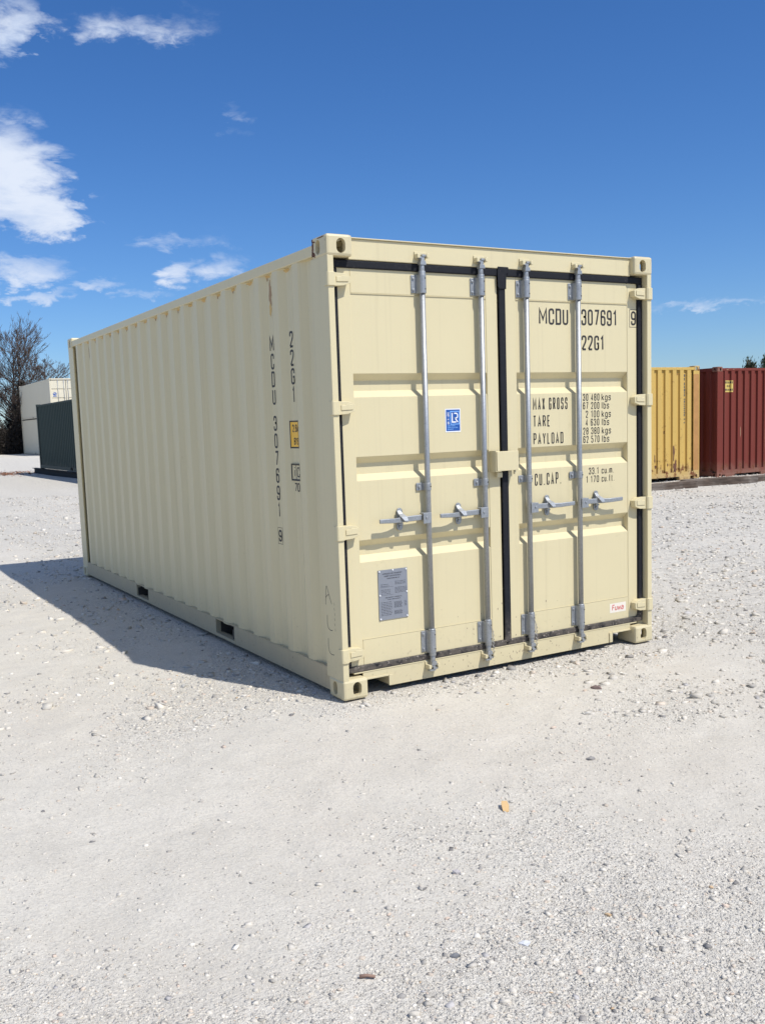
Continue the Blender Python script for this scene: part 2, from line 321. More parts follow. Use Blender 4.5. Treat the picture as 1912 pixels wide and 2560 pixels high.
# stroke lettering -------------------------------------------------
R_ = True
GL = {  # glyph: (width, [ (points, closed, rounded) ... ])
 'M': (1.62, [([(0, 0), (0, 1), (.5, .30), (1, 1), (1, 0)], 0, 0)]), 'C': (1, [([(1, .68), (1, 1), (0, 1), (0, 0), (1, 0), (1, .32)], 0, 1)]),
 'D': (1, [([(0, 0), (0, 1), (.5, 1), (1, 1), (1, .5), (1, 0), (.5, 0)], 1, 2)]), 'U': (1, [([(0, 1), (0, 0), (1, 0), (1, 1)], 0, 1)]),
 '3': (1, [([(0, .72), (0, 1), (1, 1), (1, .53), (.4, .53)], 0, 1), ([(.4, .53), (1, .53), (1, 0), (0, 0), (0, .28)], 0, 1)]),
 '0': (1, [([(0, .5), (0, 1), (1, 1), (1, 0), (0, 0)], 1, 1)]), '7': (1, [([(0, 1), (1, 1), (.36, 0)], 0, 0)]),
 '6': (1, [([(1, .74), (1, 1), (0, 1), (0, .5), (0, 0), (1, 0), (1, .57), (0, .57)], 0, 1)]),
 '9': (1, [([(0, .26), (0, 0), (1, 0), (1, .5), (1, 1), (0, 1), (0, .43), (1, .43)], 0, 1)]),
 '1': (.6, [([(0, .80), (.75, 1), (.75, 0)], 0, 0)]), '2': (1, [([(0, .72), (0, 1), (1, 1), (1, .62), (0, .02)], 0, 1), ([(0, 0), (1, 0)], 0, 0)]),
 'G': (1, [([(1, .70), (1, 1), (0, 1), (0, 0), (1, 0), (1, .30)], 0, 1), ([(1, .04), (1, .46), (.55, .46)], 0, 0)]),
 '4': (1, [([(.72, 0), (.72, 1), (0, .24), (1, .24)], 0, 0)]),
 '8': (1, [([(0, .7), (0, 1), (1, 1), (1, .53), (0, .53)], 1, 1), ([(0, .3), (0, .53), (1, .53), (1, 0), (0, 0)], 1, 1)]),
 '5': (1, [([(1, 1), (.06, 1), (.06, .56)], 0, 0), ([(.06, .58), (1, .58), (1, 0), (0, 0), (0, .24)], 0, 1)]),
 'X': (1, [([(0, 0), (1, 1)], 0, 0), ([(0, 1), (1, 0)], 0, 0)]), 'A': (1.1, [([(0, 0), (.5, 1), (1, 0)], 0, 0), ([(.17, .28), (.83, .28)], 0, 0)]),
 'R': (1, [([(0, 0), (0, 1), (1, 1), (1, .5), (0, .5)], 0, 3), ([(.55, .5), (1, 0)], 0, 0)]), 'O': (1, [([(0, .5), (0, 1), (1, 1), (1, 0), (0, 0)], 1, 1)]),
 'S': (1, [([(1, .72), (1, 1), (0, 1), (0, .53), (1, .53), (1, 0), (0, 0), (0, .28)], 0, 1)]), 'T': (1, [([(0, 1), (1, 1)], 0, 0), ([(.5, 1), (.5, 0)], 0, 0)]),
 'E': (.85, [([(1, 1), (0, 1), (0, 0), (1, 0)], 0, 0), ([(0, .52), (.85, .52)], 0, 0)]), 'P': (1, [([(0, 0), (0, 1), (1, 1), (1, .45), (0, .45)], 0, 3)]),
 'Y': (1.05, [([(0, 1), (.5, .45), (1, 1)], 0, 0), ([(.5, .45), (.5, 0)], 0, 0)]), 'L': (.85, [([(0, 1), (0, 0), (1, 0)], 0, 0)]),
 'F': (.85, [([(0, 0), (0, 1), (1, 1)], 0, 0), ([(0, .52), (.85, .52)], 0, 0)]), 'N': (1, [([(0, 0), (0, 1), (1, 0), (1, 1)], 0, 0)]), 'I': (.12, [([(.5, 0), (.5, 1)], 0, 0)]),
 'V': (1, [([(0, 1), (.5, 0), (1, 1)], 0, 0)]), 'H': (1, [([(0, 0), (0, 1)], 0, 0), ([(1, 0), (1, 1)], 0, 0), ([(0, .5), (1, .5)], 0, 0)]),
 'k': (.85, [([(0, 0), (0, 1)], 0, 0), ([(1, .68), (0, .30)], 0, 0), ([(.3, .42), (1, 0)], 0, 0)]),
 'g': (.85, [([(1, .3), (1, .68), (0, .68), (0, 0), (1, 0), (1, .3)], 0, 1), ([(1, .68), (1, -.26), (0, -.26), (0, -.14)], 0, 1)]),
 's': (.8, [([(1, .52), (1, .68), (0, .68), (0, .36), (1, .36), (1, 0), (0, 0), (0, .15)], 0, 1)]), 'l': (.12, [([(.5, 0), (.5, 1)], 0, 0)]),
 'b': (.85, [([(0, 1), (0, 0), (1, 0), (1, .68), (0, .68)], 0, 3)]), 'c': (.8, [([(1, .50), (1, .68), (0, .68), (0, 0), (1, 0), (1, .18)], 0, 1)]),
 'u': (.85, [([(0, .70), (0, 0), (1, 0), (1, .70)], 0, 1), ([(1, .3), (1, 0)], 0, 0)]), 'm': (1.35, [([(0, 0), (0, .68), (.5, .68), (.5, 0)], 0, 1), ([(.5, .5), (.5, .68), (1, .68), (1, 0)], 0, 1)]),
 'f': (.55, [([(.4, 0), (.4, 1), (1, 1)], 0, 1), ([(0, .68), (.95, .68)], 0, 0)]), 't': (.55, [([(.4, .95), (.4, 0), (1, 0)], 0, 1), ([(0, .68), (.95, .68)], 0, 0)]),
 'i': (.12, [([(.5, 0), (.5, .68)], 0, 0), ([(.5, .88), (.5, 1)], 0, 0)]), 'w': (1.2, [([(0, .68), (.25, 0), (.5, .55), (.75, 0), (1, .68)], 0, 0)]),
 'a': (.85, [([(0, .68), (1, .68), (1, 0)], 0, 1), ([(1, .40), (0, .40), (0, 0), (1, 0)], 0, 1)]), '.': (.14, [([(.5, -.02), (.5, .06)], 0, 0)]), "'": (.12, [([(.5, .78), (.5, 1)], 0, 0)]),
}
def round_path(pts, closed, mode, rad):
    if not mode: return pts
    out = []; k = len(pts)
    for i, p in enumerate(pts):
        if not closed and i in (0, k - 1): out.append(p); continue
        if mode == 2 and p[0] == pts[0][0]: out.append(p); continue
        a, b_ = pts[i - 1], pts[(i + 1) % k]
        la = math.hypot(a[0] - p[0], a[1] - p[1]); lb = math.hypot(b_[0] - p[0], b_[1] - p[1])
        if mode == 3 and (la < 1e-9 or p[0] == pts[0][0]): out.append(p); continue
        if la < 1e-9 or lb < 1e-9: out.append(p); continue
        d = min(rad, la * 0.49, lb * 0.49)
        A = (p[0] + (a[0] - p[0]) * d / la, p[1] + (a[1] - p[1]) * d / la); B = (p[0] + (b_[0] - p[0]) * d / lb, p[1] + (b_[1] - p[1]) * d / lb)
        for j in range(6):
            t = j / 5; out.append(((1 - t) ** 2 * A[0] + 2 * t * (1 - t) * p[0] + t * t * B[0], (1 - t) ** 2 * A[1] + 2 * t * (1 - t) * p[1] + t * t * B[1]))
    return out
def ribbon(mb, pts, closed, t, fn):
    k = len(pts); q = []
    for i in range(k):
        p = pts[i]; a = pts[i - 1] if (closed or i) else None; b_ = pts[(i + 1) % k] if (closed or i < k - 1) else None
        def nrm(u, v_):
            dx, dy = v_[0] - u[0], v_[1] - u[1]; l_ = math.hypot(dx, dy) or 1e-9; return (-dy / l_, dx / l_)
        n0 = nrm(a, p) if a else nrm(p, b_); n1_ = nrm(p, b_) if b_ else n0
        mx, my = n0[0] + n1_[0], n0[1] + n1_[1]; l_ = math.hypot(mx, my)
        if l_ < 1e-6: mx, my, sc = n0[0], n0[1], 1
        else: mx, my = mx / l_, my / l_; sc = min(2.2, 1 / max(0.2, mx * n0[0] + my * n0[1]))
        h = t / 2 * sc
        q.append((p[0] + mx * h, p[1] + my * h)); q.append((p[0] - mx * h, p[1] - my * h))
    fs = [(2 * i, 2 * i + 1, (2 * i + 3) % (2 * k), (2 * i + 2) % (2 * k)) for i in range(k if closed else k - 1)]
    mb.add([fn(*p) for p in q], fs)
def text(mb, s_, u0, u1, v0, v1, fn, stroke=None, gap=0.30, slant=0.0):
    """lettering fitted to the box u0..u1, v0..v1; fn maps (u, v) to 3-D"""
    h = v1 - v0; t = stroke or 0.125 * h
    units = sum((0.55 if c == ' ' else GL[c][0]) for c in s_); narrow = sum(1 for c in s_ if c in "Il1.'i")
    ng = len(s_) - 1
    # each glyph takes t of ink plus width*k; solve k so the line fills the box
    k = (u1 - u0 - len([c for c in s_ if c != ' ']) * t - ng * gap * 0.22 * h) / max(units, 1e-6)
    x = u0
    for c in s_:
        if c == ' ': x += 0.55 * k + gap * 0.22 * h; continue
        wd = GL[c][0] * k
        for pts, cl, md in GL[c][1]:
            P_ = [(x + t / 2 + p[0] * wd, v0 + t / 2 + p[1] * (h - t)) for p in pts]
            if slant: P_ = [(p[0] + slant * (p[1] - v0), p[1]) for p in P_]
            ribbon(mb, round_path(P_, cl, md, min(wd * 0.5, h * 0.2)), cl, t, fn)
        x += wd + t + gap * 0.22 * h
def rect(mb, u0, u1, v0, v1, fn): mb.add([fn(u0, v0), fn(u1, v0), fn(u1, v1), fn(u0, v1)], [(0, 1, 2, 3)])

# ------------------------------------------------------------------ value noise for terrain
def vnoise(x, y, sc, seed):
    r = np.random.default_rng(seed); g = r.random((257, 257))
    X = np.asarray(x) / sc + 50.3; Y = np.asarray(y) / sc + 71.7
    xi = np.floor(X).astype(int); yi = np.floor(Y).astype(int); fx = X - xi; fy = Y - yi
    fx = fx * fx * (3 - 2 * fx); fy = fy * fy * (3 - 2 * fy); xi %= 256; yi %= 256
    return (g[xi, yi] * (1 - fx) + g[xi + 1, yi] * fx) * (1 - fy) + (g[xi, yi + 1] * (1 - fx) + g[xi + 1, yi + 1] * fx) * fy - 0.5
def ss(v, a, b): t = np.clip((v - a) / (b - a), 0, 1); return t * t * (3 - 2 * t)
def boxdist(x, y, x0, x1, y0, y1):
    dx = np.maximum(np.maximum(x0 - x, x - x1), 0); dy = np.maximum(np.maximum(y0 - y, y - y1), 0); return np.hypot(dx, dy)
def coarse(x, y):
    """0 = rolled smooth dust, 1 = loose gravel"""
    x = np.asarray(x, float); y = np.asarray(y, float)
    r = np.hypot(x - CAMP.x, y - CAMP.y)
    c = 0.24 + 0.62 * vnoise(x, y, 1.25, 5) + 0.55 * vnoise(x, y, 0.45, 6)
    tr = np.sin((x * 0.80 - y * 0.60) * 3.4 + 1.5 * vnoise(x, y, 1.6, 9)); c = c - 0.16 * ss(tr, 0.35, 0.9)      # old wheel tracks
    c = c + 0.34 * (1 - ss(r, 2.4, 3.4)) + 0.55 * ss(x + 0.35 * y, 1.6, 3.4) + 0.20 * ss(x + 0.4 * y, -1.0, 0.6) * (1 - ss(r, 2.6, 4.6))
    d = boxdist(x, y, 0.0, 2.44, 0.0, 6.06)
    c = c + 0.45 * np.exp(-(d / 0.22) ** 2) - 0.35 * np.exp(-((d - 0.6) / 0.35) ** 2) * (y < 0)
    return np.clip(c, 0.06, 1.2)
def height(x, y):
    x = np.asarray(x, float); y = np.asarray(y, float)
    fade = 1 - ss(np.hypot(x, y), 25, 90)
    d = boxdist(x, y, -0.05, 2.49, -0.05, 6.1)
    k = ss(d, 0.0, 0.7)
    h = 0.035 * vnoise(x, y, 2.4, 1) * k + 0.016 * vnoise(x, y, 0.7, 2) * k + (0.010 * vnoise(x, y, 0.20, 3) + 0.007 * vnoise(x, y, 0.075, 4)) * (0.35 + 0.65 * k)
    return h * fade - 0.006 * (1 - k) - 0.004

def axis(lo, hi, step, far):
    a = list(np.arange(lo, hi + 1e-6, step)); s_ = step; p = a[-1]; q = []
    while p < far: s_ *= 1.16; p += s_; q.append(p)
    s_ = step; p = a[0]; o = []
    while p > -far: s_ *= 1.16; p -= s_; o.append(p)
    return np.array(o[::-1] + a + q)
gx = axis(-4.6, 5.4, 0.026, 2500); gy = axis(-4.4, 4.0, 0.026, 2500)
GX, GY = np.meshgrid(gx, gy, indexing='xy'); GZ = height(GX, GY)
nx, ny = len(gx), len(gy)
me = bpy.data.meshes.new('ground')
idx = np.arange(nx * ny).reshape(ny, nx)
quads = np.stack([idx[:-1, :-1], idx[:-1, 1:], idx[1:, 1:], idx[1:, :-1]], -1).reshape(-1, 4)
def fill(me, V, F):
    k = F.shape[1]
    me.vertices.add(len(V)); me.vertices.foreach_set('co', np.ascontiguousarray(V, dtype=np.float32).ravel())
    me.loops.add(F.size); me.loops.foreach_set('vertex_index', np.ascontiguousarray(F, dtype=np.int32).ravel())
    me.polygons.add(len(F)); me.polygons.foreach_set('loop_start', np.arange(0, F.size, k, dtype=np.int32))
    me.update(calc_edges=True)
fill(me, np.stack([GX, GY, GZ], -1).reshape(-1, 3), quads)
me.polygons.foreach_set('use_smooth', np.ones(len(quads), bool)); me.materials.append(M['ground'])
la = me.attributes.new('loose', 'FLOAT', 'POINT'); la.data.foreach_set('value', np.clip(coarse(GX, GY), 0, 1).astype(np.float32).ravel())
go = bpy.data.objects.new('ground', me); COL.objects.link(go); tag(go, 'pale crushed limestone yard of dust and gravel', 'ground', kind='structure')

# loose gravel -----------------------------------------------------
phi = (1 + 5 ** 0.5) / 2
ICO = np.array([(-1, phi, 0), (1, phi, 0), (-1, -phi, 0), (1, -phi, 0), (0, -1, phi), (0, 1, phi), (0, -1, -phi), (0, 1, -phi), (phi, 0, -1), (phi, 0, 1), (-phi, 0, -1), (-phi, 0, 1)]) / math.hypot(1, phi)
ICF = np.array([(0, 11, 5), (0, 5, 1), (0, 1, 7), (0, 7, 10), (0, 10, 11), (1, 5, 9), (5, 11, 4), (11, 10, 2), (10, 7, 6), (7, 1, 8), (3, 9, 4), (3, 4, 2), (3, 2, 6), (3, 6, 8), (3, 8, 9), (4, 9, 5), (2, 4, 11), (6, 2, 10), (8, 6, 7), (9, 8, 1)])
OCT = np.array([(1, 0, 0), (-1, 0, 0), (0, 1, 0), (0, -1, 0), (0, 0, 1), (0, 0, -1)], float)
OCF = np.array([(0, 2, 4), (2, 1, 4), (1, 3, 4), (3, 0, 4), (2, 0, 5), (1, 2, 5), (3, 1, 5), (0, 3, 5)])
PAL = np.array([1.01, 0.98, 0.945]) * np.array([(.56, .53, .47), (.61, .58, .515), (.48, .457, .41), (.69, .66, .595), (.40, .383, .35), (.32, .308, .29), (.56, .49, .41), (.58, .48, .40), (.44, .428, .42), (.20, .195, .19), (.52, .38, .24)])
PW = np.array([.27, .22, .20, .06, .10, .045, .05, .025, .02, .010, .003]); PW = PW / PW.sum()
CUB = np.array([(x, y, z) for x in (-1, 1) for y in (-1, 1) for z in (-1, 1)], float) * 0.66
CUF = np.array([(0, 1, 3), (0, 3, 2), (4, 6, 7), (4, 7, 5), (0, 4, 5), (0, 5, 1), (2, 3, 7), (2, 7, 6), (0, 2, 6), (0, 6, 4), (1, 5, 7), (1, 7, 3)])
def stones(name, N_, rmin, rmax, smed, ssig, smax, base, faces, seed, power=1.0, minpx=0.0):
    r = np.random.default_rng(seed)
    P = np.zeros((0, 2)); Sz = np.zeros(0)
    while len(P) < N_:
        rr = (rmin ** (2 - power) + r.random(N_) * (rmax ** (2 - power) - rmin ** (2 - power))) ** (1 / (2 - power))
        th = math.atan2(f_.y, f_.x) + (r.random(N_) - 0.5) * math.radians(82)
        x = CAMP.x + rr * np.cos(th); y = CAMP.y + rr * np.sin(th)
        s_ = np.clip(smed * np.exp(ssig * r.standard_normal(N_)), smed * 0.4, smax)
        ok = (r.random(N_) < coarse(x, y)) & ~((x > -0.005) & (x < 2.443) & (y > 0.08) & (y < 6.06)) & ~((x > -0.004 - s_) & (x < 0.18 + s_) & (y > -0.004 - s_) & (y < 0.2 + s_)) & ~((x > 2.26 - s_) & (x < 2.46 + s_) & (y > -0.02 - s_) & (y < 0.2 + s_))
        P = np.concatenate([P, np.stack([x, y], 1)[ok]]); Sz = np.concatenate([Sz, s_[ok]])
    P = P[:N_]; Sz = Sz[:N_]
    nv = len(base)
    jit = 1 + 0.42 * (r.random((24, nv)) - 0.5) * 2
    shp = base[None] * jit[..., None] + 0.22 * (r.random((24, nv, 3)) - 0.5)
    V = shp[r.integers(0, 24, N_)] * np.stack([Sz * (0.8 + 0.5 * r.random(N_)), Sz * (0.6 + 0.4 * r.random(N_)), Sz * (0.30 + 0.38 * r.random(N_))], 1)[:, None, :]
    tilt = 0.9 * (r.random(N_) - 0.5); ct, st_ = np.cos(tilt)[:, None], np.sin(tilt)[:, None]
    y2 = V[..., 1] * ct - V[..., 2] * st_; z2 = V[..., 1] * st_ + V[..., 2] * ct
    a = r.random(N_) * 6.283; ca, sa = np.cos(a)[:, None], np.sin(a)[:, None]
    x3 = V[..., 0] * ca - y2 * sa; y3 = V[..., 0] * sa + y2 * ca
    z0 = height(P[:, 0], P[:, 1]) + Sz * (0.20 * r.random(N_) - 0.12)
    V = np.stack([x3 + P[:, :1], y3 + P[:, 1:], z2 + z0[:, None]], -1).reshape(-1, 3)
    F = (faces[None] + (np.arange(N_) * nv)[:, None, None]).reshape(-1, 3)
    me = bpy.data.meshes.new(name); fill(me, V, F)
    colr = PAL[r.choice(len(PAL), N_, p=PW)] * (0.88 + 0.24 * r.random(N_))[:, None]
    ca_ = me.color_attributes.new('tone', 'FLOAT_COLOR', 'POINT')
    ca_.data.foreach_set('color', np.concatenate([np.repeat(colr, nv, 0), np.ones((N_ * nv, 1))], 1).astype(np.float32).ravel())
    me.materials.append(M['stone'])
    o = bpy.data.objects.new(name, me); COL.objects.link(o)
    return o
tag(stones('gravel', 15000, 1.7, 6.5, 0.0054, 0.44, 0.016, CUB, CUF, 21, power=0.7), 'loose angular grey limestone chippings scattered over the near yard', 'gravel', kind='stuff')
tag(stones('gravel', 8000, 1.7, 6.5, 0.0052, 0.42, 0.014, ICO, ICF, 25, power=0.7), 'worn rounded limestone pebbles scattered over the near yard', 'gravel', kind='stuff')
tag(stones('gravel', 115000, 1.7, 7.5, 0.0034, 0.36, 0.008, OCT, OCF, 22, power=0.8), 'fine limestone grit between the larger chippings', 'gravel', kind='stuff')
tag(stones('gravel', 52000, 5.0, 26.0, 0.0125, 0.48, 0.045, CUB, CUF, 23, power=0.9), 'coarse limestone gravel spread over the far yard', 'gravel', kind='stuff')

# ------------------------------------------------------------------ container pieces
def temp(mb, bevel=0.0):
    return mb.build('temp', M['cream'], bevel=bevel)
def boolean_cut(o, cutters):
    for c in cutters:
        md = o.modifiers.new('b', 'BOOLEAN'); md.operation = 'DIFFERENCE'; md.solver = 'EXACT'; md.object = c
    dg = bpy.context.evaluated_depsgraph_get()
    me = bpy.data.meshes.new_from_object(o.evaluated_get(dg))
    for q in [o] + cutters: bpy.data.objects.remove(q)
    return me
CW, CL, CH = 0.162, 0.178, 0.118
casting_me = boolean_cut(temp(MB().box(0, CW, 0, CL, 0, CH), 0.015), [
    temp(MB().box(0.030, CW - 0.014, 0.030, CL - 0.014, 0.024, CH - 0.014)),
    temp(MB().prism(stadium(0.089, 0.062, 0.056, 0.080), 'y', -0.02, 0.05)),
    temp(MB().prism(stadium(0.102, 0.060, 0.050, 0.078), 'x', -0.02, 0.05)),
    temp(MB().prism([(0.085 + q[0], 0.095 + q[1]) for q in stadium(0, 0, 0.064, 0.120)], 'z', -0.02, 0.05))])
casting_var = {}
def casting(parent, L, H, ix, iy, iz, mt, W=2.438):
    key = (ix, iy, iz, mt.name)
    if key not in casting_var:
        me = casting_me.copy(); bm = bmesh.new(); bm.from_mesh(me)
        bmesh.ops.scale(bm, vec=(-1 if ix else 1, -1 if iy else 1, -1 if iz else 1), verts=bm.verts)
        if (ix + iy + iz) % 2: bmesh.ops.reverse_faces(bm, faces=bm.faces)
        bm.to_mesh(me); bm.free(); me.materials.clear(); me.materials.append(mt); casting_var[key] = me
    o = bpy.data.objects.new('corner_casting', casting_var[key]); COL.objects.link(o); o.parent = parent
    o.location = (W if ix else 0, L if iy else 0, H if iz else 0)
    return o

def wall_profile(a, b_, pitch, first, out, slope, depth):
    """corrugated line from a to b_; 'first' = far end of an outer flat; returns [(t, depth)]"""
    inn = pitch - out - 2 * slope; pts = []
    k = math.floor((a - first) / pitch) - 1
    while True:
        e = first + k * pitch
        if e - out > b_: break
        pts += [(e - out, 0.0), (e, 0.0), (e + slope, depth), (e + slope + inn, depth)]; k += 1
    def at(t):
        for p, q in zip(pts, pts[1:]):
            if p[0] <= t <= q[0]: return p[1] + (q[1] - p[1]) * (t - p[0]) / max(1e-9, q[0] - p[0])
        return depth
    return [(a, at(a))] + [p for p in pts if a < p[0] < b_] + [(b_, at(b_))], at
def sheet(prof, z0, z1, fn, mb=None):
    mb = mb or MB(); vs = []
    for t, d in prof: vs += [fn(t, d, z0), fn(t, d, z1)]
    return mb.add(vs, [(2 * i, 2 * i + 2, 2 * i + 3, 2 * i + 1) for i in range(len(prof) - 1)])
def patch(mb, fn, cu, cv, ru, rv, seed, k=14):
    r = random.Random(seed); vs = []
    for i in range(k):
        a = 2 * math.pi * i / k; q = 0.55 + 0.6 * r.random(); vs.append(fn(cu + ru * q * math.cos(a), cv + rv * q * math.sin(a)))
    mb.add(vs, [tuple(range(k))])

def shell(root, L, H, mt, corr, pockets, doors='plain', W=2.438, railb=0.158, zb=0.036):
    """walls, rails, posts, castings of one container; returns the left side panel"""
    for ix in (0, 1):
        for iy in (0, 1):
            for iz in (0, 1): casting(root, L, H, ix, iy, iz, mt)
    pitch, first, out, slope, dep = corr
    panels = []
    for side in (0, 1):
        X = (lambda x: x) if side == 0 else (lambda x: W - x)
        prof, at = wall_profile(0.195, L - 0.195, pitch, first, out, slope, dep)
        p = sheet(prof, 0.150, H - 0.092, lambda t, d, z: (X(0.010 + d), t, z)).build('side_panel', mt, root, recalc=False)
        panels.append(p)
        # top rail: square tube
        MB().box(X(0.006), X(0.066), 0.170, L - 0.170, H - 0.096, H - 0.034).build('top_side_rail', mt, root, bevel=0.006)
        # bottom rail with fork pockets, channel section
        mb = MB(); cuts = sorted(pockets); y0 = 0.172
        for (a, b_) in cuts + [(L - 0.172, None)]:
            mb.box(X(0.0055), X(0.011), y0, a, zb, railb); y0 = b_
        mb.box(X(0.0065), X(0.050), 0.172, L - 0.172, railb + 0.0005, railb + 0.006)
        mb.box(X(0.0065), X(0.055), 0.172, L - 0.172, zb - 0.006, zb - 0.0005)
        for a, b_ in cuts:
            mb.box(X(0.0065), X(0.045), b_ + 0.0005, b_ + 0.006, zb, railb - 0.0005)
            mb.box(X(0.0042), X(0.060), a - 0.02, b_ + 0.02, zb - 0.001, zb + 0.018)
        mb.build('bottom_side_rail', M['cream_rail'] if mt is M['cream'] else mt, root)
        # corner posts
        for end in (0, 1):
            Y = (lambda y: y) if end == 0 else (lambda y: L - y)
            pr = [(X(0.004), Y(0.005)), (X(0.043), Y(0.005)), (X(0.043), Y(0.060)), (X(0.070), Y(0.075)), (X(0.070), Y(0.150)), (X(0.012), Y(0.205)), (X(0.004), Y(0.205))]
            MB().prism(pr, 'z', 0.112, H - 0.112).build('corner_post', mt, root, bevel=0.005)
    # closed front end wall
    prof, _ = wall_profile(0.05, W - 0.05, 0.25, 0.35, 0.11, 0.03, 0.045)
    sheet(prof, 0.15, H - 0.09, lambda t, d, z: (t, L - 0.02 - d, z)).build('end_panel', mt, root, recalc=False)
    MB().box(0.16, W - 0.16, L - 0.07, L - 0.012, H - 0.10, H - 0.02).build('front_header', mt, root, bevel=0.004)
    MB().box(0.16, W - 0.16, L - 0.07, L - 0.012, 0.03, 0.15).build('front_sill', mt, root, bevel=0.004)
    # roof, floor
    prof, _ = wall_profile(0.06, L - 0.06, 0.209, 0.3, 0.09, 0.014, 0.020)
    mb = MB(); vs = []
    for t, d in prof: vs += [(0.05, t, H - 0.030 - d), (W - 0.05, t, H - 0.030 - d)]
    mb.add(vs, [(2 * i, 2 * i + 1, 2 * i + 3, 2 * i + 2) for i in range(len(prof) - 1)]); mb.build('roof_panel', mt, root, recalc=False)
    MB().box(0.05, W - 0.05, 0.10, L - 0.05, 0.125, 0.155).build('floor', M['inside'], root)
    mb = MB(); k = int(L / 0.32)
    for i in range(1, k):
        y = i * L / k; mb.box(0.02, W - 0.02, y - 0.02, y + 0.02, 0.04, 0.124)
    mb.build('cross_members', M['inside'], root)
    return panels

# ================================================================== the cream container
L, W, H = 6.058, 2.438, 2.591
box = tag(empty('shipping_container', (0, 0, 0)), 'large cream shipping container with four galvanised locking rods and MCDU 307691 lettering', 'container')
CORR = (0.278, 0.455, 0.072, 0.068, 0.027)
panels = shell(box, L, H, M['cream'], CORR, [(1.637, 1.995), (3.662, 4.020)])
left_panel = panels[0]
# header and sill of the door end
mb = MB(); mb.box(0.158, W - 0.158, 0.044, 0.110, 2.466, 2.578); mb.build('header', M['cream'], box, bevel=0.004)
mb = MB(); mb.box(0.158, W - 0.158, 0.034, 0.20, 2.5785, 2.5845); mb.build('header_plate', M['cream'], box, bevel=0.002)
def notch_poly():
    zt, zl, nt = 0.131, 0.027, 0.088
    return [(0.160, zt), (0.160, nt), (0.318, nt), (0.330, nt - 0.006), (0.336, nt - 0.018), (0.338, zl), (W - 0.338, zl), (W - 0.336, nt - 0.018), (W - 0.330, nt - 0.006), (W - 0.318, nt), (W - 0.160, nt), (W - 0.160, zt)][::-1]
mb = MB(); mb.prism(notch_poly(), 'y', 0.054, 0.064)
mb.build('sill', M['cream'], box, bevel=0.002)
mb = MB()
for sx in (0, 1):
    X = (lambda x: x) if sx == 0 else (lambda x: W - x)
    mb = MB(); mb.box(X(0.339), X(0.347), 0.0645, 0.30, 0.030, 0.088)        # pocket cheek
    mb.box(X(0.330), X(0.358), 0.046, 0.0535, 0.030, 0.096)       # raised rim
    mb.box(X(0.165), X(0.329), 0.046, 0.0535, 0.089, 0.100)
    mb.build('sill_pocket', M['cream'], box, bevel=0.002)
MB().box(0.10, W - 0.10, 0.052, 0.120, 0.1315, 0.140).build('threshold_plate', M['cream'], box, bevel=0.002)
MB().box(0.36, W - 0.36, 0.30, 0.31, 0.035, 0.13).build('end_beam', M['inside'], box)

# doors ------------------------------------------------------------
YD = 0.060                                   # outer face of the door frames
REC = [(1.846, 1.713), (1.379, 1.241), (0.903, 0.774)]
def door_panel_mesh(x0, x1):
    pr = [(2.287, 0.0)]
    for t, b_ in REC: pr += [(t, 0.0), (t - 0.038, 0.040), (b_ + 0.038, 0.040), (b_, 0.0)]
    pr += [(0.324, 0.0)]
    mb = MB(); vs = []
    for z, d in pr: vs += [(x0, YD + 0.0035 + d, z), (x1, YD + 0.0035 + d, z)]
    return mb.add(vs, [(2 * i, 2 * i + 1, 2 * i + 3, 2 * i + 2) for i in range(len(pr) - 1)])
def frame_mesh(x0, x1, ix0, ix1, z0, z1):
    mb = MB(); y1 = YD + 0.050
    mb.box(x0, ix0, YD, y1, z0, z1); mb.box(ix1, x1, YD, y1, z0, z1)
    mb.box(ix0 + 0.0005, ix1 - 0.0005, YD, y1, 2.2885, z1); mb.box(ix0 + 0.0005, ix1 - 0.0005, YD, y1, z0, 0.3225)
    return mb
def on_door(u, v): return (u, YD + 0.0025, v)              # just proud of the panel skin
def on_frame(u, v): return (u, YD - 0.0010, v)
doors = []
LD = (0.088, 1.188, 0.171, 1.102); RD = (1.246, 2.3515, 1.330, 2.267)
for (x0, x1, i0, i1) in (LD, RD):
    d = frame_mesh(x0, x1, i0, i1, 0.176, 2.424).build('door', M['cream'], box, bevel=0.003); doors.append(d)
    door_panel_mesh(i0, i1).build('door_panel', M['cream'], d, recalc=False)
    # weld seam where the panel meets the frame
    for za in (2.2845, 0.3232): MB().box(i0, i1, YD - 0.0015, YD + 0.003, za, za + 0.0036).build('weld_seam', M['cream'], d, bevel=0.001)
# rubber gaskets
def gasket(d, x0, x1, z0, z1, y0=0.047, y1=0.075):
    return MB().box(x0, x1, y0, y1, z0, z1).build('gasket', M['rubber'], d, bevel=0.007, seg=3)
gasket(doors[0], 0.046, 1.2105, 2.421, 2.4645); gasket(doors[1], 1.212, 2.392, 2.421, 2.4645)
gasket(doors[0], 0.046, 1.2105, 0.1405, 0.177, 0.049); gasket(doors[1], 1.212, 2.392, 0.1405, 0.177, 0.049)
gasket(doors[0], 0.0445, 0.0875, 0.178, 2.420, 0.052); gasket(doors[1], 2.352, 2.3925, 0.178, 2.420, 0.046)
gasket(doors[1], 1.192, 1.242, 0.160, 2.438, 0.044, 0.058)
mb = MB(); mb.prism([(1.182, 2.360), (1.192, 2.345), (1.244, 2.345), (1.247, 2.435), (1.268, 2.445), (1.262, 2.476), (1.184, 2.476), (1.180, 2.44)], 'y', 0.0385, 0.0435)
mb.build('gasket', M['rubber'], doors[1], bevel=0.002)
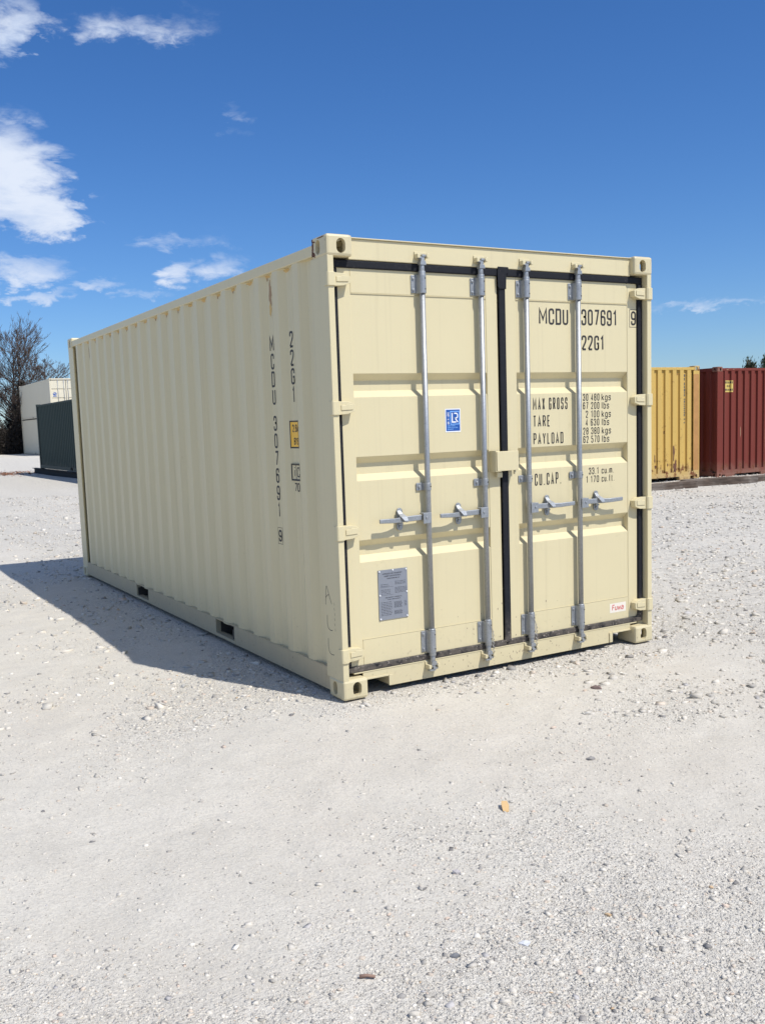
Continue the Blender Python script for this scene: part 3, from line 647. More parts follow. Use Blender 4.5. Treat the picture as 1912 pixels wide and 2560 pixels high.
# stiff corner flaps of the gasket at the hinge side
for zc, sg in ((2.405, 1), (0.200, -1)):
    MB().prism([(2.335, zc + 0.022 * sg), (2.352, zc), (2.3915, zc - 0.02 * sg), (2.3915, zc + 0.03 * sg)], 'y', 0.0505, 0.056).build('gasket', M['rubber'], doors[1], bevel=0.001)

# hinges
def hinge(d, zt, zb_, right):
    X = (lambda x: W - x) if right else (lambda x: x)
    zm = (zt + zb_) / 2; hh = (zt - zb_) / 2
    mb = MB()
    mb.prism([(X(-0.003), 0.034), (X(-0.002), 0.002), (X(0.005), -0.004), (X(0.038), -0.004), (X(0.048), 0.004), (X(0.052), 0.030), (X(0.044), 0.046), (X(0.002), 0.046)], 'z', zb_, zt)
    # tapered blade reaching over the door edge
    P = [(0.050, zm - hh), (0.105, zm - hh + 0.004), (0.148, zm - hh * 0.50), (0.150, zm + hh * 0.45), (0.128, zm + hh * 0.80), (0.105, zm + hh * 0.92), (0.050, zm + hh * 0.98)]
    mb.prism([(X(p[0]), p[1]) for p in P], 'y', 0.014, 0.0590)
    # raised rib on the blade
    mb.prism([(X(0.06), zm + hh * 0.42), (X(0.088), zm + hh * 0.42), (X(0.094), zm + hh * 0.62), (X(0.135), zm + hh * 0.48), (X(0.135), zm - hh * 0.28), (X(0.06), zm - hh * 0.35)], 'y', 0.0095, 0.0135)
    mb.cyl((X(0.024), 0.020), 0.012, 'z', zb_ - 0.010, zt + 0.010, 12)
    return mb.build('hinge', M['cream'], d, bevel=0.0025)
for (zt, zb_) in ((2.388, 2.315), (1.693, 1.618), (1.001, 0.920), (0.298, 0.219)):
    hinge(doors[0], zt, zb_, False); hinge(doors[1], zt + 0.003, zb_ + 0.001, True)

# locking gear
RY = 0.030; RR = 0.0166
def lock_rod(d, x, left, hang):
    mb = MB(); mb.cyl((x, RY), RR, 'z', 0.205, 2.385, 24)
    mb.build('locking_rod', M['galv'], d)
    # cams at both ends
    for s_, z0 in ((1, 2.385), (-1, 0.205)):
        mb = MB(); mb.smooth = False
        Z = lambda a: z0 + s_ * a
        mb.cyl((x, RY), 0.0215, 'z', min(Z(0.0), Z(0.036)), max(Z(0.0), Z(0.036)), 20)
        mb.cyl((x, RY), 0.0165, 'z', min(Z(0.034), Z(0.072)), max(Z(0.034), Z(0.072)), 20)
        mb.prism([(x - 0.020, min(Z(.070), Z(.092))), (x + 0.020, min(Z(.070), Z(.092))), (x + 0.016, max(Z(.070), Z(.092))), (x - 0.016, max(Z(.070), Z(.092)))], 'y', RY - 0.020, RY + 0.012)
        za, zb2 = sorted((Z(0.090), Z(0.106))); zc, zd = sorted((Z(0.106), Z(0.128)))
        mb.box(x - 0.011, x + 0.011, RY - 0.016, RY + 0.016, za, zb2)
        mb.box(x - 0.030, x + 0.012, RY - 0.015, RY + 0.010, zc, zc + 0.010); mb.box(x - 0.006, x + 0.026, RY - 0.018, RY + 0.004, zd - 0.012, zd)
        mb.box(x - 0.006, x + 0.012, RY - 0.014, RY + 0.010, zc + 0.0095, zd - 0.0115)
        mb.build('cam', M['galv'], d, bevel=0.003)
    # guide brackets
    for z0, z1 in ((2.296, 2.404), (0.188, 0.322)):
        mb = MB()
        mb.box(x - 0.060, x - 0.0145, YD - 0.0065, YD - 0.0005, z0 + 0.004, z1 - 0.002)
        k = 14; pr = [(x - 0.030, YD - 0.007)]
        for i in range(k + 1):
            a = math.pi * (1 - i / k); pr.append((x + 0.0235 * math.cos(a), RY - 0.0235 * math.sin(a)))
        pr += [(x + 0.0235, YD - 0.001), (x - 0.030, YD - 0.001)]
        mb.prism(pr, 'z', z0, z1)
        for zz_ in (z0 + 0.022, z1 - 0.022): mb.cyl((x - 0.046, zz_), 0.0078, 'y', YD - 0.014, YD - 0.006, 8, 0.0085)
        mb.cyl((x, RY), 0.0225, 'z', z1 + 0.0008, z1 + 0.012, 20, 0.0195)
        b_ = mb.build('rod_bracket', [M['galv'], M['hole']], d, bevel=0.0025)
        for zz_ in (z0 + 0.024, z1 - 0.024): MB().cyl((x + 0.008, zz_), 0.0042, 'y', RY - 0.0233, RY - 0.010, 10).build('screw_hole', M['hole'], d)
    z0, z1 = 1.162, 1.208
    mb = MB(); mb.box(x - 0.064, x - 0.013, YD - 0.006, YD - 0.0005, z0, z1)
    pr = [(x - 0.024, YD - 0.0065)]
    for i in range(11):
        a = math.pi * (1 - i / 10); pr.append((x + 0.0205 * math.cos(a), RY - 0.0205 * math.sin(a)))
    pr += [(x + 0.0205, YD - 0.001), (x - 0.024, YD - 0.001)]
    mb.prism(pr, 'z', z0 + 0.001, z1 - 0.001); mb.cyl((x - 0.045, (z0 + z1) / 2), 0.0085, 'y', YD - 0.015, YD - 0.005, 8)
    mb.build('rod_bracket', M['galv'], d, bevel=0.0025)
    mh = MB(); mh.cyl((x + 0.008, (z0 + z1) / 2), 0.0045, 'y', RY - 0.0200, RY - 0.010, 10); mh.build('screw_hole', M['hole'], d)
    # handle: hub on the rod, cranked flat bar, catch plate with swing retainer
    sg = -1 if left else 1
    HZ = 1.003
    mb = MB()
    mb.box(x + sg * 0.052, x - sg * 0.004, RY - 0.026, RY - 0.0185, HZ - 0.033, HZ + 0.030)
    mb.box(x + sg * 0.040, x + sg * 0.004, RY - 0.0185, RY + 0.018, HZ - 0.024, HZ - 0.015); mb.box(x + sg * 0.052, x + sg * 0.004, RY - 0.0185, RY + 0.018, HZ + 0.022, HZ + 0.0295)
    mb.cyl((x + sg * 0.030, HZ + 0.002), 0.0075, 'y', RY - 0.031, RY - 0.0255, 10)
    mb.build('handle_hub', M['galv'], d, bevel=0.002)
    xa, xb = x + sg * 0.046, x + sg * 0.352
    bar = [(0.0, 0.0), (0.10, -0.001), (0.150, -0.004), (0.20, -0.016), (0.24, -0.021), (0.306, -0.021)]
    mb = MB()
    hw = [0.0165, 0.0165, 0.0155, 0.0140, 0.0135, 0.0125]
    dz = [0.004, 0.002, 0.0, 0.0, 0.002, 0.004]
    vs = []
    for (t, yy), h_, dd in zip(bar, hw, dz):
        px_ = xa + sg * t; yc = RY - 0.004 + yy
        vs += [(px_, yc - 0.0062, HZ + dd - h_), (px_, yc + 0.0062, HZ + dd - h_), (px_, yc + 0.0062, HZ + dd + h_), (px_, yc - 0.0062, HZ + dd + h_)]
    fs = [(4 * i + j, 4 * i + (j + 1) % 4, 4 * i + 4 + (j + 1) % 4, 4 * i + 4 + j) for i in range(len(bar) - 1) for j in range(4)] + [(3, 2, 1, 0), tuple(4 * (len(bar) - 1) + j for j in range(4))]
    mb.add(vs, fs); mb.build('handle', M['galv'], d, bevel=0.0042)
    cx = x + sg * (0.186 if left else 0.163)
    mb = MB(); mb.prism(stadium(cx, 1.005, 0.040, 0.132), 'y', YD - 0.0075, YD - 0.0005)
    for zz_ in (1.052, 0.960): mb.cyl((cx, zz_), 0.010, 'y', YD - 0.016, YD - 0.007, 12, 0.0085)
    mb.box(cx - 0.013, cx + 0.013, RY + 0.0065, YD - 0.008, 0.972, 0.982)
    mb.build('handle_catch', M['galv'], d, bevel=0.002)
    mb = MB()      # retainer flap hanging over the bar
    vs = []
    for px_, yy, zz_, hwd in ((-0.012, YD - 0.017, 1.058, 0.011), (-0.006, YD - 0.030, 1.038, 0.016), (0.002, RY - 0.024, 1.022, 0.021), (0.012, RY - 0.034, 0.998, 0.013), (0.016, RY - 0.032, 0.990, 0.006)):
        vs += [(cx + px_ - hwd, yy, zz_), (cx + px_ + hwd, yy, zz_), (cx + px_ + hwd, yy + 0.005, zz_ - 0.002), (cx + px_ - hwd, yy + 0.005, zz_ - 0.002)]
    fs = [(4 * i + j, 4 * i + (j + 1) % 4, 4 * i + 4 + (j + 1) % 4, 4 * i + 4 + j) for i in range(4) for j in range(4)] + [(3, 2, 1, 0), (16, 17, 18, 19)]
    mb.add(vs, fs); mb.build('handle_retainer', M['galv'], d, bevel=0.0015)
    # keepers welded to header and sill
    for z0, yf, s_ in ((2.503, 0.044, 1), (0.106, 0.054, -1)):
        mb = MB()
        mb.box(x - 0.042, x + 0.036, yf - 0.007, yf - 0.0005, z0 - 0.014, z0 + 0.028)
        mb.prism([(x - 0.042, z0 - 0.012), (x - 0.026, z0 - 0.012), (x - 0.020, z0 + 0.006), (x - 0.028, z0 + 0.012), (x - 0.042, z0 + 0.012)], 'y', 0.004, yf - 0.0075)
        mb.prism([(x + 0.022, z0 - 0.010), (x + 0.036, z0 - 0.010), (x + 0.036, z0 + 0.016), (x + 0.026, z0 + 0.016), (x + 0.018, z0 + 0.004)], 'y', 0.002, yf - 0.0075)
        mb.build('cam_keeper', M['cream'], box, bevel=0.0025)
RODS = ((0.628, 1), (1.046, 1), (1.390, 0), (1.810, 0))
for i, (x, lf) in enumerate(RODS): lock_rod(doors[0] if lf else doors[1], x, lf, i in (1, 2))
# twisted seal wires on the two inner rods
for x, d in ((1.046, doors[0]), (1.390, doors[1])):
    pts = [(x - 0.024, 0.030, 0.330), (x - 0.012, 0.006, 0.308), (x + 0.010, 0.003, 0.276), (x + 0.026, 0.012, 0.250), (x + 0.030, 0.016, 0.205), (x + 0.027, 0.014, 0.16), (x + 0.024, 0.010, 0.118)]
    mb = MB(); mb.tube(pts, 0.0016, 5)
    tw = []
    for i in range(60):
        t = i / 59; z = 0.255 - 0.14 * t; a = t * 34; tw.append((x + 0.028 + 0.0045 * math.cos(a), 0.014 + 0.0045 * math.sin(a) - 0.003 * t, z))
    mb.tube(tw, 0.0016, 5); mb.build('seal_wire', M['wire'], d)

# lock box over the door joint
mb = MB()
mb.box(1.106, 1.1095, -0.004, YD - 0.001, 1.243, 1.372)                                   # thin back shell on the left leaf
mb.box(1.1100, 1.160, 0.026, 0.030, 1.246, 1.370); mb.box(1.110, 1.150, -0.004, YD - 0.001, 1.243, 1.2465)
mb.build('lock_box', M['cream'], doors[0], bevel=0.001)
mb = MB()
mb.box(1.1150, 1.281, -0.006, 0.0005, 1.247, 1.366); mb.box(1.1150, 1.281, 0.001, 0.043, 1.359, 1.366); mb.box(1.275, 1.281, 0.001, YD - 0.001, 1.247, 1.3585)
mb.build('lock_box', M['cream'], doors[1], bevel=0.0025)
MB().box(1.138, 1.178, 0.024, 0.036, 1.206, 1.238).build('lock_tab', M['cream'], doors[0], bevel=0.003)
mb = MB(); mb.cyl((1.262, 0.012), 0.008, 'z', 1.222, 1.2465, 12); mb.build('lock_pin', M['cream'], doors[1], bevel=0.001)
MB().box(1.2815, 1.298, 0.012, 0.020, 1.278, 1.300).build('lock_tab', M['cream'], doors[1], bevel=0.002)

# dried mud thrown up around the middle of the sill
M['mud'] = flat('dried_mud', (0.34, 0.275, 0.19), 0.9, var=0.3, scale=50)
mb = MB(); r = random.Random(31)
for i in range(120):
    x = 1.2 + r.gauss(0, 0.26); z = abs(r.gauss(0, 0.16)) + 0.03; q = r.uniform(0.0016, 0.0055)
    if z < 0.125: yy = 0.0534
    elif 0.185 < z < 0.60 and not 1.186 < x < 1.248: yy = YD - 0.0006 if (z < 0.32 or 1.105 < x < 1.327) else YD + 0.0029
    else: continue
    if 0.36 < x < W - 0.36: patch(mb, lambda u, v: (u, yy, v), x, z, q, q * r.uniform(0.8, 1.8), i, 8)
tag(mb.build('mud_splash', M['mud'], box, recalc=False), kind='stuff')

# lettering on the right leaf
def dz(v): return 1.566 + (v - 1.566) * 1.0024
def dx(v): return -2.4735 + (v + 2.4735) * 1.0024
def line(s_, x0, x1, z0, z1, stroke=None, name='lettering', d=doors[1], fn=on_door, gap=0.3):
    mb = MB(); text(mb, s_, dx(x0), dx(x1), dz(z0), dz(z1), fn, stroke, gap); return mb.build(name, M['black'], d, recalc=False)
line('MCDU', 1.506, 1.746, 2.141, 2.242, 0.0126, gap=0.55); line('307691', 1.857, 2.164, 2.142, 2.244, 0.0126, gap=0.55)
mb = MB(); fn = on_frame
text(mb, '9', dx(2.290), dx(2.334), dz(2.150), dz(2.242), fn, 0.0125)
ribbon(mb, [(dx(2.277), dz(2.138)), (dx(2.346), dz(2.138)), (dx(2.346), dz(2.251)), (dx(2.277), dz(2.251))], True, 0.0028, fn)
mb.build('lettering', M['black'], doors[1], recalc=False)
line('22G1', 1.857, 2.050, 1.984, 2.079, 0.0126, gap=0.55)
for s_, x1, z0, z1 in (('MAX GROSS', 1.732, 1.611, 1.687), ('TARE', 1.585, 1.505, 1.577), ('PAYLOAD', 1.694, 1.395, 1.467)): line(s_, 1.448, x1, z0, z1, 0.0078, gap=0.8)
def two(a, b_, x0, x1, z0, z1, u0, u1): line(a, x0, x1, z0, z1, 0.0054, gap=0.85); line(b_, u0, u1, z0, z1, 0.0054, gap=0.85)
two('30 480', 'kgs', 1.864, 2.007, 1.660, 1.706, 2.026, 2.108, ); two('67 200', 'lbs', 1.864, 2.006, 1.606, 1.652, 2.026, 2.092)
two('2 100', 'kgs', 1.887, 2.005, 1.551, 1.597, 2.026, 2.108); two('4 630', 'lbs', 1.886, 2.004, 1.498, 1.544, 2.026, 2.092)
two('28 380', 'kgs', 1.864, 2.005, 1.442, 1.488, 2.026, 2.108); two('62 570', 'lbs', 1.864, 2.005, 1.388, 1.434, 2.026, 2.092)
line('CU.CAP.', 1.454, 1.672, 1.135, 1.212, 0.0080, gap=0.8)
two('33.1', 'cu.m.', 1.910, 1.995, 1.180, 1.225, 2.022, 2.132); two('1 170', 'cu.ft.', 1.886, 1.998, 1.126, 1.171, 2.022, 2.136)

# stickers and the data plate
def lift(k): return lambda u, v: (u, YD + 0.0025 - 0.0005 * k, v)
mb = MB(); x0, x1, z0, z1 = dx(0.779), dx(0.890), dz(1.496), dz(1.635)
sw, sh = x1 - x0, z1 - z0; U = lambda a: x0 + a * sw; V = lambda a: z0 + a * sh
mb.cur = 0; rect(mb, x0, x1, z0, z1, lift(1)); mb.cur = 1; rect(mb, U(.055), U(.955), V(.05), V(.96), lift(2)); mb.cur = 2
ribbon(mb, [(U(.34), V(.34)), (U(.90), V(.34)), (U(.90), V(.88)), (U(.34), V(.88))], True, 0.0045, lift(3)); mb.cur = 0
ribbon(mb, [(U(.45), V(.82)), (U(.45), V(.43)), (U(.70), V(.43))], False, 0.0075, lift(3))
ribbon(mb, round_path([(U(.58), V(.80)), (U(.80), V(.80)), (U(.80), V(.60)), (U(.60), V(.60))], False, 1, 0.02), False, 0.0070, lift(3)); ribbon(mb, [(U(.62), V(.61)), (U(.82), V(.42))], False, 0.0070, lift(3))
for i, c in enumerate('CERTIFIED'[::-1]):
    vv = z0 + sh * (.34 + i * .058)
    text(mb, c, U(.14), U(.25), vv, vv + sh * .045, lift(3), 0.0016)
mb.cur = 2
for s_, b_, e in (('CONTAINER', .14, .62), ('CERTIFICATION', .14, .80), ('SCHEME', .14, .50)):
    k = {'CONTAINER': .25, 'CERTIFICATION': .175, 'SCHEME': .10}[s_]; text(mb, s_, U(b_), U(e), V(k), V(k + .045), lift(3), 0.0014)
M['label_sky'] = flat('label_light_blue', (0.22, 0.45, 0.85), 0.4, var=0.03)
mb.build('sticker', [M['label_white'], M['label_blue'], M['label_sky']], doors[0], recalc=False)
mb = MB(); x0, x1, z0, z1 = dx(2.085), dx(2.232), 0.228, 0.292
mb.cur = 0; rect(mb, x0, x1, z0, z1, lambda u, v: (u, YD - 0.0006, v)); mb.cur = 1; text(mb, 'Fuwa', x0 + 0.018, x1 - 0.024, z0 + 0.014, z1 - 0.010, lambda u, v: (u, YD - 0.0012, v), 0.0055, slant=0.12)
mb.build('sticker', [M['label_cream'], M['label_red']], doors[1], recalc=False)
x0, x1, z0, z1 = dx(0.279), dx(0.477), dz(0.424), dz(0.718); sw, sh = x1 - x0, z1 - z0
mb = MB(); mb.cur = 0; mb.box(x0, x1, YD - 0.0015, YD + 0.003, z0, z1)
fp = lambda u, v: (u, YD - 0.0021, v); mb.cur = 1
rows = [('APPROVED FOR TRANSPORT', .14, .82, .905, .028), ('UNDER CUSTOMS SEAL', .20, .78, .860, .026), ('CSC SAFETY APPROVAL', .22, .80, .430, .022)]
for s_, a, b_, v, h_ in rows: text(mb, s_, x0 + a * sw, x0 + b_ * sw, z0 + v * sh, z0 + (v + h_) * sh, fp, 0.0016)
r = random.Random(3)
def dashes(a, b_, v, h_):
    u = a
    while u < b_ - 0.02:
        l_ = r.uniform(0.02, 0.09); e = min(b_, u + l_); rect(mb, x0 + u * sw, x0 + e * sw, z0 + v * sh, z0 + (v + h_) * sh, fp); u = e + 0.018
dashes(.30, .72, .815, .020)
for v in (.745, .715, .690): dashes(.56, .95, v, .010)
for v in (.705, .670): dashes(.08, .36, v, .010)
for v in (.62, .595, .570, .545, .520): dashes(.56, .97, v, .009)
for v in (.60, .575, .55, .52): dashes(.08, .40, v, .008)
dashes(.30, .74, .395, .016)
for i in range(9): dashes(.07, .44, .345 - i * .032, .011)
for i in range(8): dashes(.52, .80, .335 - i * .016, .008)
for i in range(5): dashes(.52, .80, .155 - i * .016, .008)
for v in (.33, .30, .27, .24): dashes(.87, .95, v, .011)
ribbon(mb, [(x0 + .05 * sw, z0 + .655 * sh), (x0 + .5 * sw, z0 + .655 * sh)], False, 0.0012, fp); ribbon(mb, [(x0 + .05 * sw, z0 + .495 * sh), (x0 + .5 * sw, z0 + .495 * sh)], False, 0.0012, fp)
mb.cur = 2
for a, b_ in ((.04, .975), (.5, .985), (.96, .975), (.04, .5), (.965, .52), (.04, .025), (.96, .03)): mb.cyl((x0 + a * sw, z0 + b_ * sh), 0.0042, 'y', YD - 0.006, YD - 0.0014, 8, 0.0052)
mb.build('data_plate', [M['plate'], M['plate_ink'], M['label_white']], doors[0])

# markings on the shaded long side (follow the corrugation)
prof_l, at_l = wall_profile(0.195, L - 0.195, *CORR)
def on_side(y, z, k=1): return (0.010 + at_l(y) - 0.0007 * k, y, z)
def side_text(col_y, items, wdt):
    for c, zt, zb_ in items:
        mb = MB(); ww = wdt * (1.25 if c == 'M' else (0.55 if c == '1' else 1.0))
        text(mb, c, 0, ww, zb_, zt, lambda u, v: on_side(col_y + ww / 2 - u, v), 0.0132); mb.build('lettering', M['black'], left_panel, recalc=False)
zc = lambda z: 1.566 + (z - 1.566) * 1.0145
its = []
for i, c in enumerate('MCDU'): its.append((c, zc(2.119 - i * 0.1075), zc(2.022 - i * 0.1075)))
for i, c in enumerate('307691'): its.append((c, zc(1.633 - i * 0.1075), zc(1.540 - i * 0.1075)))
its.append(('9', zc(0.925), zc(0.850)))
side_text(0.838, its, 0.048)
mb = MB(); ribbon(mb, [(0.806, zc(0.836)), (0.870, zc(0.836)), (0.870, zc(0.938)), (0.806, zc(0.938))], True, 0.003, lambda u, v: on_side(u, v)); mb.build('lettering', M['black'], left_panel, recalc=False)
side_text(0.557, [(c, zc(2.120 - i * 0.1075), zc(2.024 - i * 0.1075)) for i, c in enumerate('22G1')], 0.050)
def strip(mb, y0, y1, z0, z1, k):
    ys = sorted([y0, y1] + [t for t, d in prof_l if y0 < t < y1])
    mb.add([on_side(y, z, k) for y in ys for z in (z0, z1)], [(2 * i, 2 * i + 2, 2 * i + 3, 2 * i + 1) for i in range(len(ys) - 1)])
mb = MB(); mb.cur = 0; strip(mb, 0.475, 0.615, zc(1.434), zc(1.598), 1); mb.cur = 1; strip(mb, 0.480, 0.607, zc(1.443), zc(1.590), 2); mb.cur = 0
text(mb, '2.6m', 0.0, 0.095, zc(1.530), zc(1.575), lambda u, v: on_side(0.592 - u, v, 3), 0.007); text(mb, "8'6", 0.0, 0.062, zc(1.455), zc(1.497), lambda u, v: on_side(0.575 - u, v, 3), 0.007)
mb.build('sticker', [M['black'], M['label_yellow']], left_panel, recalc=False)
mb = MB(); f3 = lambda u, v: on_side(0.612 - u, v)
za, zb_ = zc(1.246), zc(1.338)
ribbon(mb, [(0.0, za), (0.105, za), (0.105, zb_), (0.0, zb_)], True, 0.009, f3); ribbon(mb, [(0.045, za), (0.045, zb_)], False, 0.006, f3)
text(mb, 'i', 0.020, 0.031, za + 0.016, zb_ - 0.012, f3, 0.008); text(mb, 'C', 0.056, 0.092, za + 0.016, zb_ - 0.016, f3, 0.008); text(mb, '70', 0.016, 0.086, zc(1.175), zc(1.228), f3, 0.009)
mb.build('lettering', M['black'], left_panel, recalc=False)
# hand-written marks on the corner post
post_fn = lambda u, v: (0.0034, u, v)
mb = MB()
for pts in ([(0.186, 0.535), (0.180, 0.600), (0.170, 0.655), (0.140, 0.595), (0.112, 0.548)], [(0.184, 0.575), (0.160, 0.595), (0.142, 0.598)], [(0.172, 0.475), (0.174, 0.425), (0.165, 0.400), (0.140, 0.390), (0.112, 0.394)], [(0.170, 0.340), (0.173, 0.290), (0.165, 0.262), (0.140, 0.248), (0.105, 0.252)]):
    ribbon(mb, round_path(pts, False, 1, 0.02), False, 0.0042, post_fn)
for i in range(6): ribbon(mb, [(0.083 + 0.004 * math.sin(i * 2.1), 0.56 - i * 0.03), (0.079, 0.545 - i * 0.03)], False, 0.003, post_fn)
mb.build('hand_lettering', M['pencil'], box, recalc=False)
# scrapes, primer showing at the top of the corrugations, chipped casting
def scrape(parent, mt, fn, *a): mb = MB(); patch(mb, fn, *a); return mb.build('scrape', mt, parent, recalc=False)
for i in range(18):
    y = 0.560 + 0.278 * i; q = random.Random(i)
    scrape(left_panel, M['primer'], lambda u, v: on_side(u, v), y + 0.012, 2.483, 0.038, 0.013, i, 12)
    if q.random() < 0.5: scrape(left_panel, M['rust'], lambda u, v: on_side(u, v, 2), y + 0.02, 2.470, 0.012, 0.012, i + 50, 10)
scrape(left_panel, M['rust'], lambda u, v: on_side(u, v), 0.826, 2.37, 0.021, 0.11, 77, 22); scrape(left_panel, M['primer'], lambda u, v: on_side(u, v, 2), 0.830, 2.29, 0.018, 0.05, 79, 16)
scrape(left_panel, M['rust'], lambda u, v: on_side(u, v), 5.30, 2.38, 0.010, 0.09, 81, 16)
mb = MB(); cf = lambda u, v: (-0.0006, u, v)
for i, (a, b_, c, e) in enumerate(((0.160, 2.535, 0.014, 0.030), (0.148, 2.495, 0.020, 0.016), (0.165, 2.575, 0.010, 0.010), (0.150, 2.565, 0.022, 0.007), (0.060, 2.578, 0.045, 0.004), (0.168, 2.500, 0.008, 0.022))): scrape(box, M['rustd'], cf, a, b_, c, e, 100 + i, 16)

# ================================================================== other containers
def plain_doors(root, H_, mt, logo=False):
    W_ = 2.438
    MB().box(0.16, W_ - 0.16, 0.03, 0.09, H_ - 0.115, H_ - 0.012).build('header', mt, root); MB().box(0.16, W_ - 0.16, 0.03, 0.09, 0.03, 0.14).build('sill', mt, root)
    for k, (x0, x1) in enumerate(((0.07, 1.205), (1.235, W_ - 0.07))):
        mb = MB(); mb.box(x0, x1, 0.105, 0.125, 0.17, H_ - 0.16); zs = [H_ - 0.16, H_ - 0.77, H_ - 0.90, H_ - 1.44, H_ - 1.57, H_ - 2.09, H_ - 2.22, 0.17]
        for q in range(0, 8, 2): mb.box(x0, x1, 0.065, 0.1045, zs[q + 1], zs[q])
        for q in range(1, 7, 2): mb.box(x0, x0 + 0.08, 0.065, 0.1045, zs[q + 1] + 0.0005, zs[q] - 0.0005); mb.box(x1 - 0.08, x1, 0.065, 0.1045, zs[q + 1] + 0.0005, zs[q] - 0.0005)
        d = mb.build('door', mt, root)
        for xr in ((x0 + 0.55, x1 - 0.14) if k == 0 else (x0 + 0.14, x1 - 0.55)):
            mb = MB(); mb.cyl((xr, 0.035), 0.018, 'z', 0.12, H_ - 0.06, 10); mb.box(xr - 0.03, xr + 0.03, 0.02, 0.064, H_ - 0.30, H_ - 0.19); mb.box(xr - 0.03, xr + 0.03, 0.02, 0.064, 0.2, 0.32)
            mb.build('locking_rod', M['galv'], d)
            mb = MB(); mb.box(xr - (0.33 if k == 0 else 0), xr + (0 if k == 0 else 0.33), 0.01, 0.02, 1.0, 1.03); mb.build('handle', M['galv'], d)
    mb = MB(); mb.box(0.05, W_ - 0.05, 0.055, 0.075, H_ - 0.158, H_ - 0.118); mb.box(1.206, 1.234, 0.055, 0.075, 0.15, H_ - 0.159); mb.build('gasket', M['rubber'], root)
    if logo:
        z0, s_ = 1.52, 0.34; f = lambda u, v: (u, 0.0605, v); g_ = lambda u, v: (u, 0.0600, v)
        mb = MB(); mb.cur = 0
        k = 20; mb.add([f(0.37 + 0.15 * math.cos(2 * math.pi * i / k), z0 + 0.21 + 0.11 * math.sin(2 * math.pi * i / k)) for i in range(k)], [tuple(range(k))])
        rect(mb, 0.24, 0.50, z0 + 0.045, z0 + 0.075, f); rect(mb, 0.22, 0.52, z0, z0 + 0.03, f); mb.cur = 1
        ribbon(mb, [(0.25, z0 + 0.23), (0.34, z0 + 0.26), (0.40, z0 + 0.19), (0.50, z0 + 0.20)], False, 0.035, g_)
        mb.build('logo', [M['label_blue'], M['white']], root, recalc=False)
# yellow and red containers beyond the right end, long sides toward the sun
BC = (0.235, 0.40, 0.118, 0.015, 0.042)
M['primerpost'] = flat('ochre_rust_post', (0.42, 0.215, 0.07), 0.75, var=0.3, scale=4)
yc = tag(empty('shipping_container', (15.35, 10.75, 0.02), math.pi / 2), 'faded yellow corrugated shipping container with rust patches resting on timbers', 'container')
pl = shell(yc, L, H, M['yellow'], BC, [], railb=0.17, zb=0.075)
plain_doors(yc, H, M['yellow'])
def on_y(dd, at): return lambda u, v: (0.010 + at(u) - 0.002 * dd, u, v)
_, at_b = wall_profile(0.195, L - 0.195, *BC)
mb = MB(); fy = on_y(1, at_b)
mb.cur = 0
for a, b_, c, e, s_ in ((0.84, 0.62, 0.035, 0.22, 1), (0.80, 0.30, 0.055, 0.17, 2), (0.86, 0.22, 0.05, 0.10, 3), (1.04, 0.36, 0.022, 0.05, 4), (1.40, 0.5, 0.02, 0.10, 5), (1.38, 0.33, 0.03, 0.05, 6), (1.2, 0.23, 0.10, 0.02, 7), (1.55, 0.24, 0.07, 0.02, 8), (1.12, 1.1, 0.01, 0.05, 9)): patch(mb, fy, a, b_, c, e, s_, 14)
mb.build('rust_patch', M['rustd'], pl[0], recalc=False)
mb = MB(); mb.cur = 0; r = random.Random(5); zt = 2.40
while zt > 1.30:
    h_ = r.choice((0.03, 0.05, 0.06)); rect(mb, 0.425 + r.uniform(0, 0.012), 0.475, zt - h_, zt, on_y(1, at_b)); zt -= h_ + r.choice((0.015, 0.02, 0.05))
mb.build('lettering', M['pencil'], pl[0], recalc=False)
mb = MB(); mb.box(0.0015, 0.10, 0.30, 0.66, -0.015, 0.090); mb.build('pocket_plate', M['yellow'], yc, bevel=0.01)
mb = MB(); mb.box(0.0005, 0.0035, 0.03, 0.20, 0.2, 2.40); mb.build('primed_post', M['primerpost'] if 'primerpost' in M else M['yellow'], yc)

rc = tag(empty('shipping_container', (15.84 + L, 10.66, -0.01), math.pi / 2), 'brownish red corrugated shipping container with a small yellow label', 'container')
pl = shell(rc, L, H, M['red'], BC, [], railb=0.17, zb=0.075)
plain_doors(rc, H, M['red'])
mb = MB(); mb.cur = 0
ly0, ly1 = L - 0.545, L - 0.275
ys = sorted([ly0, ly1] + [t for t, d in wall_profile(ly0, ly1, *BC)[0]])
mb.add([on_y(1, at_b)(y, z) for y in ys for z in (2.0, 2.27)], [(2 * i, 2 * i + 2, 2 * i + 3, 2 * i + 1) for i in range(len(ys) - 1)])
mb.cur = 1; r = random.Random(9)
for zz_, a, b_ in ((2.20, 0.06, 0.94), (2.115, 0.28, 0.72), (2.03, 0.06, 0.94)):
    u = a
    while u < b_: rect(mb, ly0 + u * 0.27, ly0 + (u + 0.09) * 0.27, zz_, zz_ + 0.05, on_y(2, at_b)); u += 0.145
mb.build('sticker', [M['label_pale'], M['inside']], pl[0], recalc=False)
mb = MB()
for a, b_ in ((L - 0.62, L - 0.28), (L - 1.95, L - 1.56)): mb.box(0.0015, 0.10, a, b_, 0.005, 0.090)
mb.build('pocket_plate', M['red'], rc, bevel=0.01)
mb = MB(); mb.cur = 0
for a, b_, c, e, s_ in ((L - 0.82, 1.05, 0.010, 0.16, 1), (L - 1.72, 0.9, 0.012, 0.35, 2), (L - 0.35, 2.52, 0.05, 0.008, 3), (L - 0.55, 2.53, 0.04, 0.006, 4)): patch(mb, (lambda u, v: (0.004, u, v)) if b_ > 2.4 else on_y(1, at_b), a, b_, c, e, s_, 12)
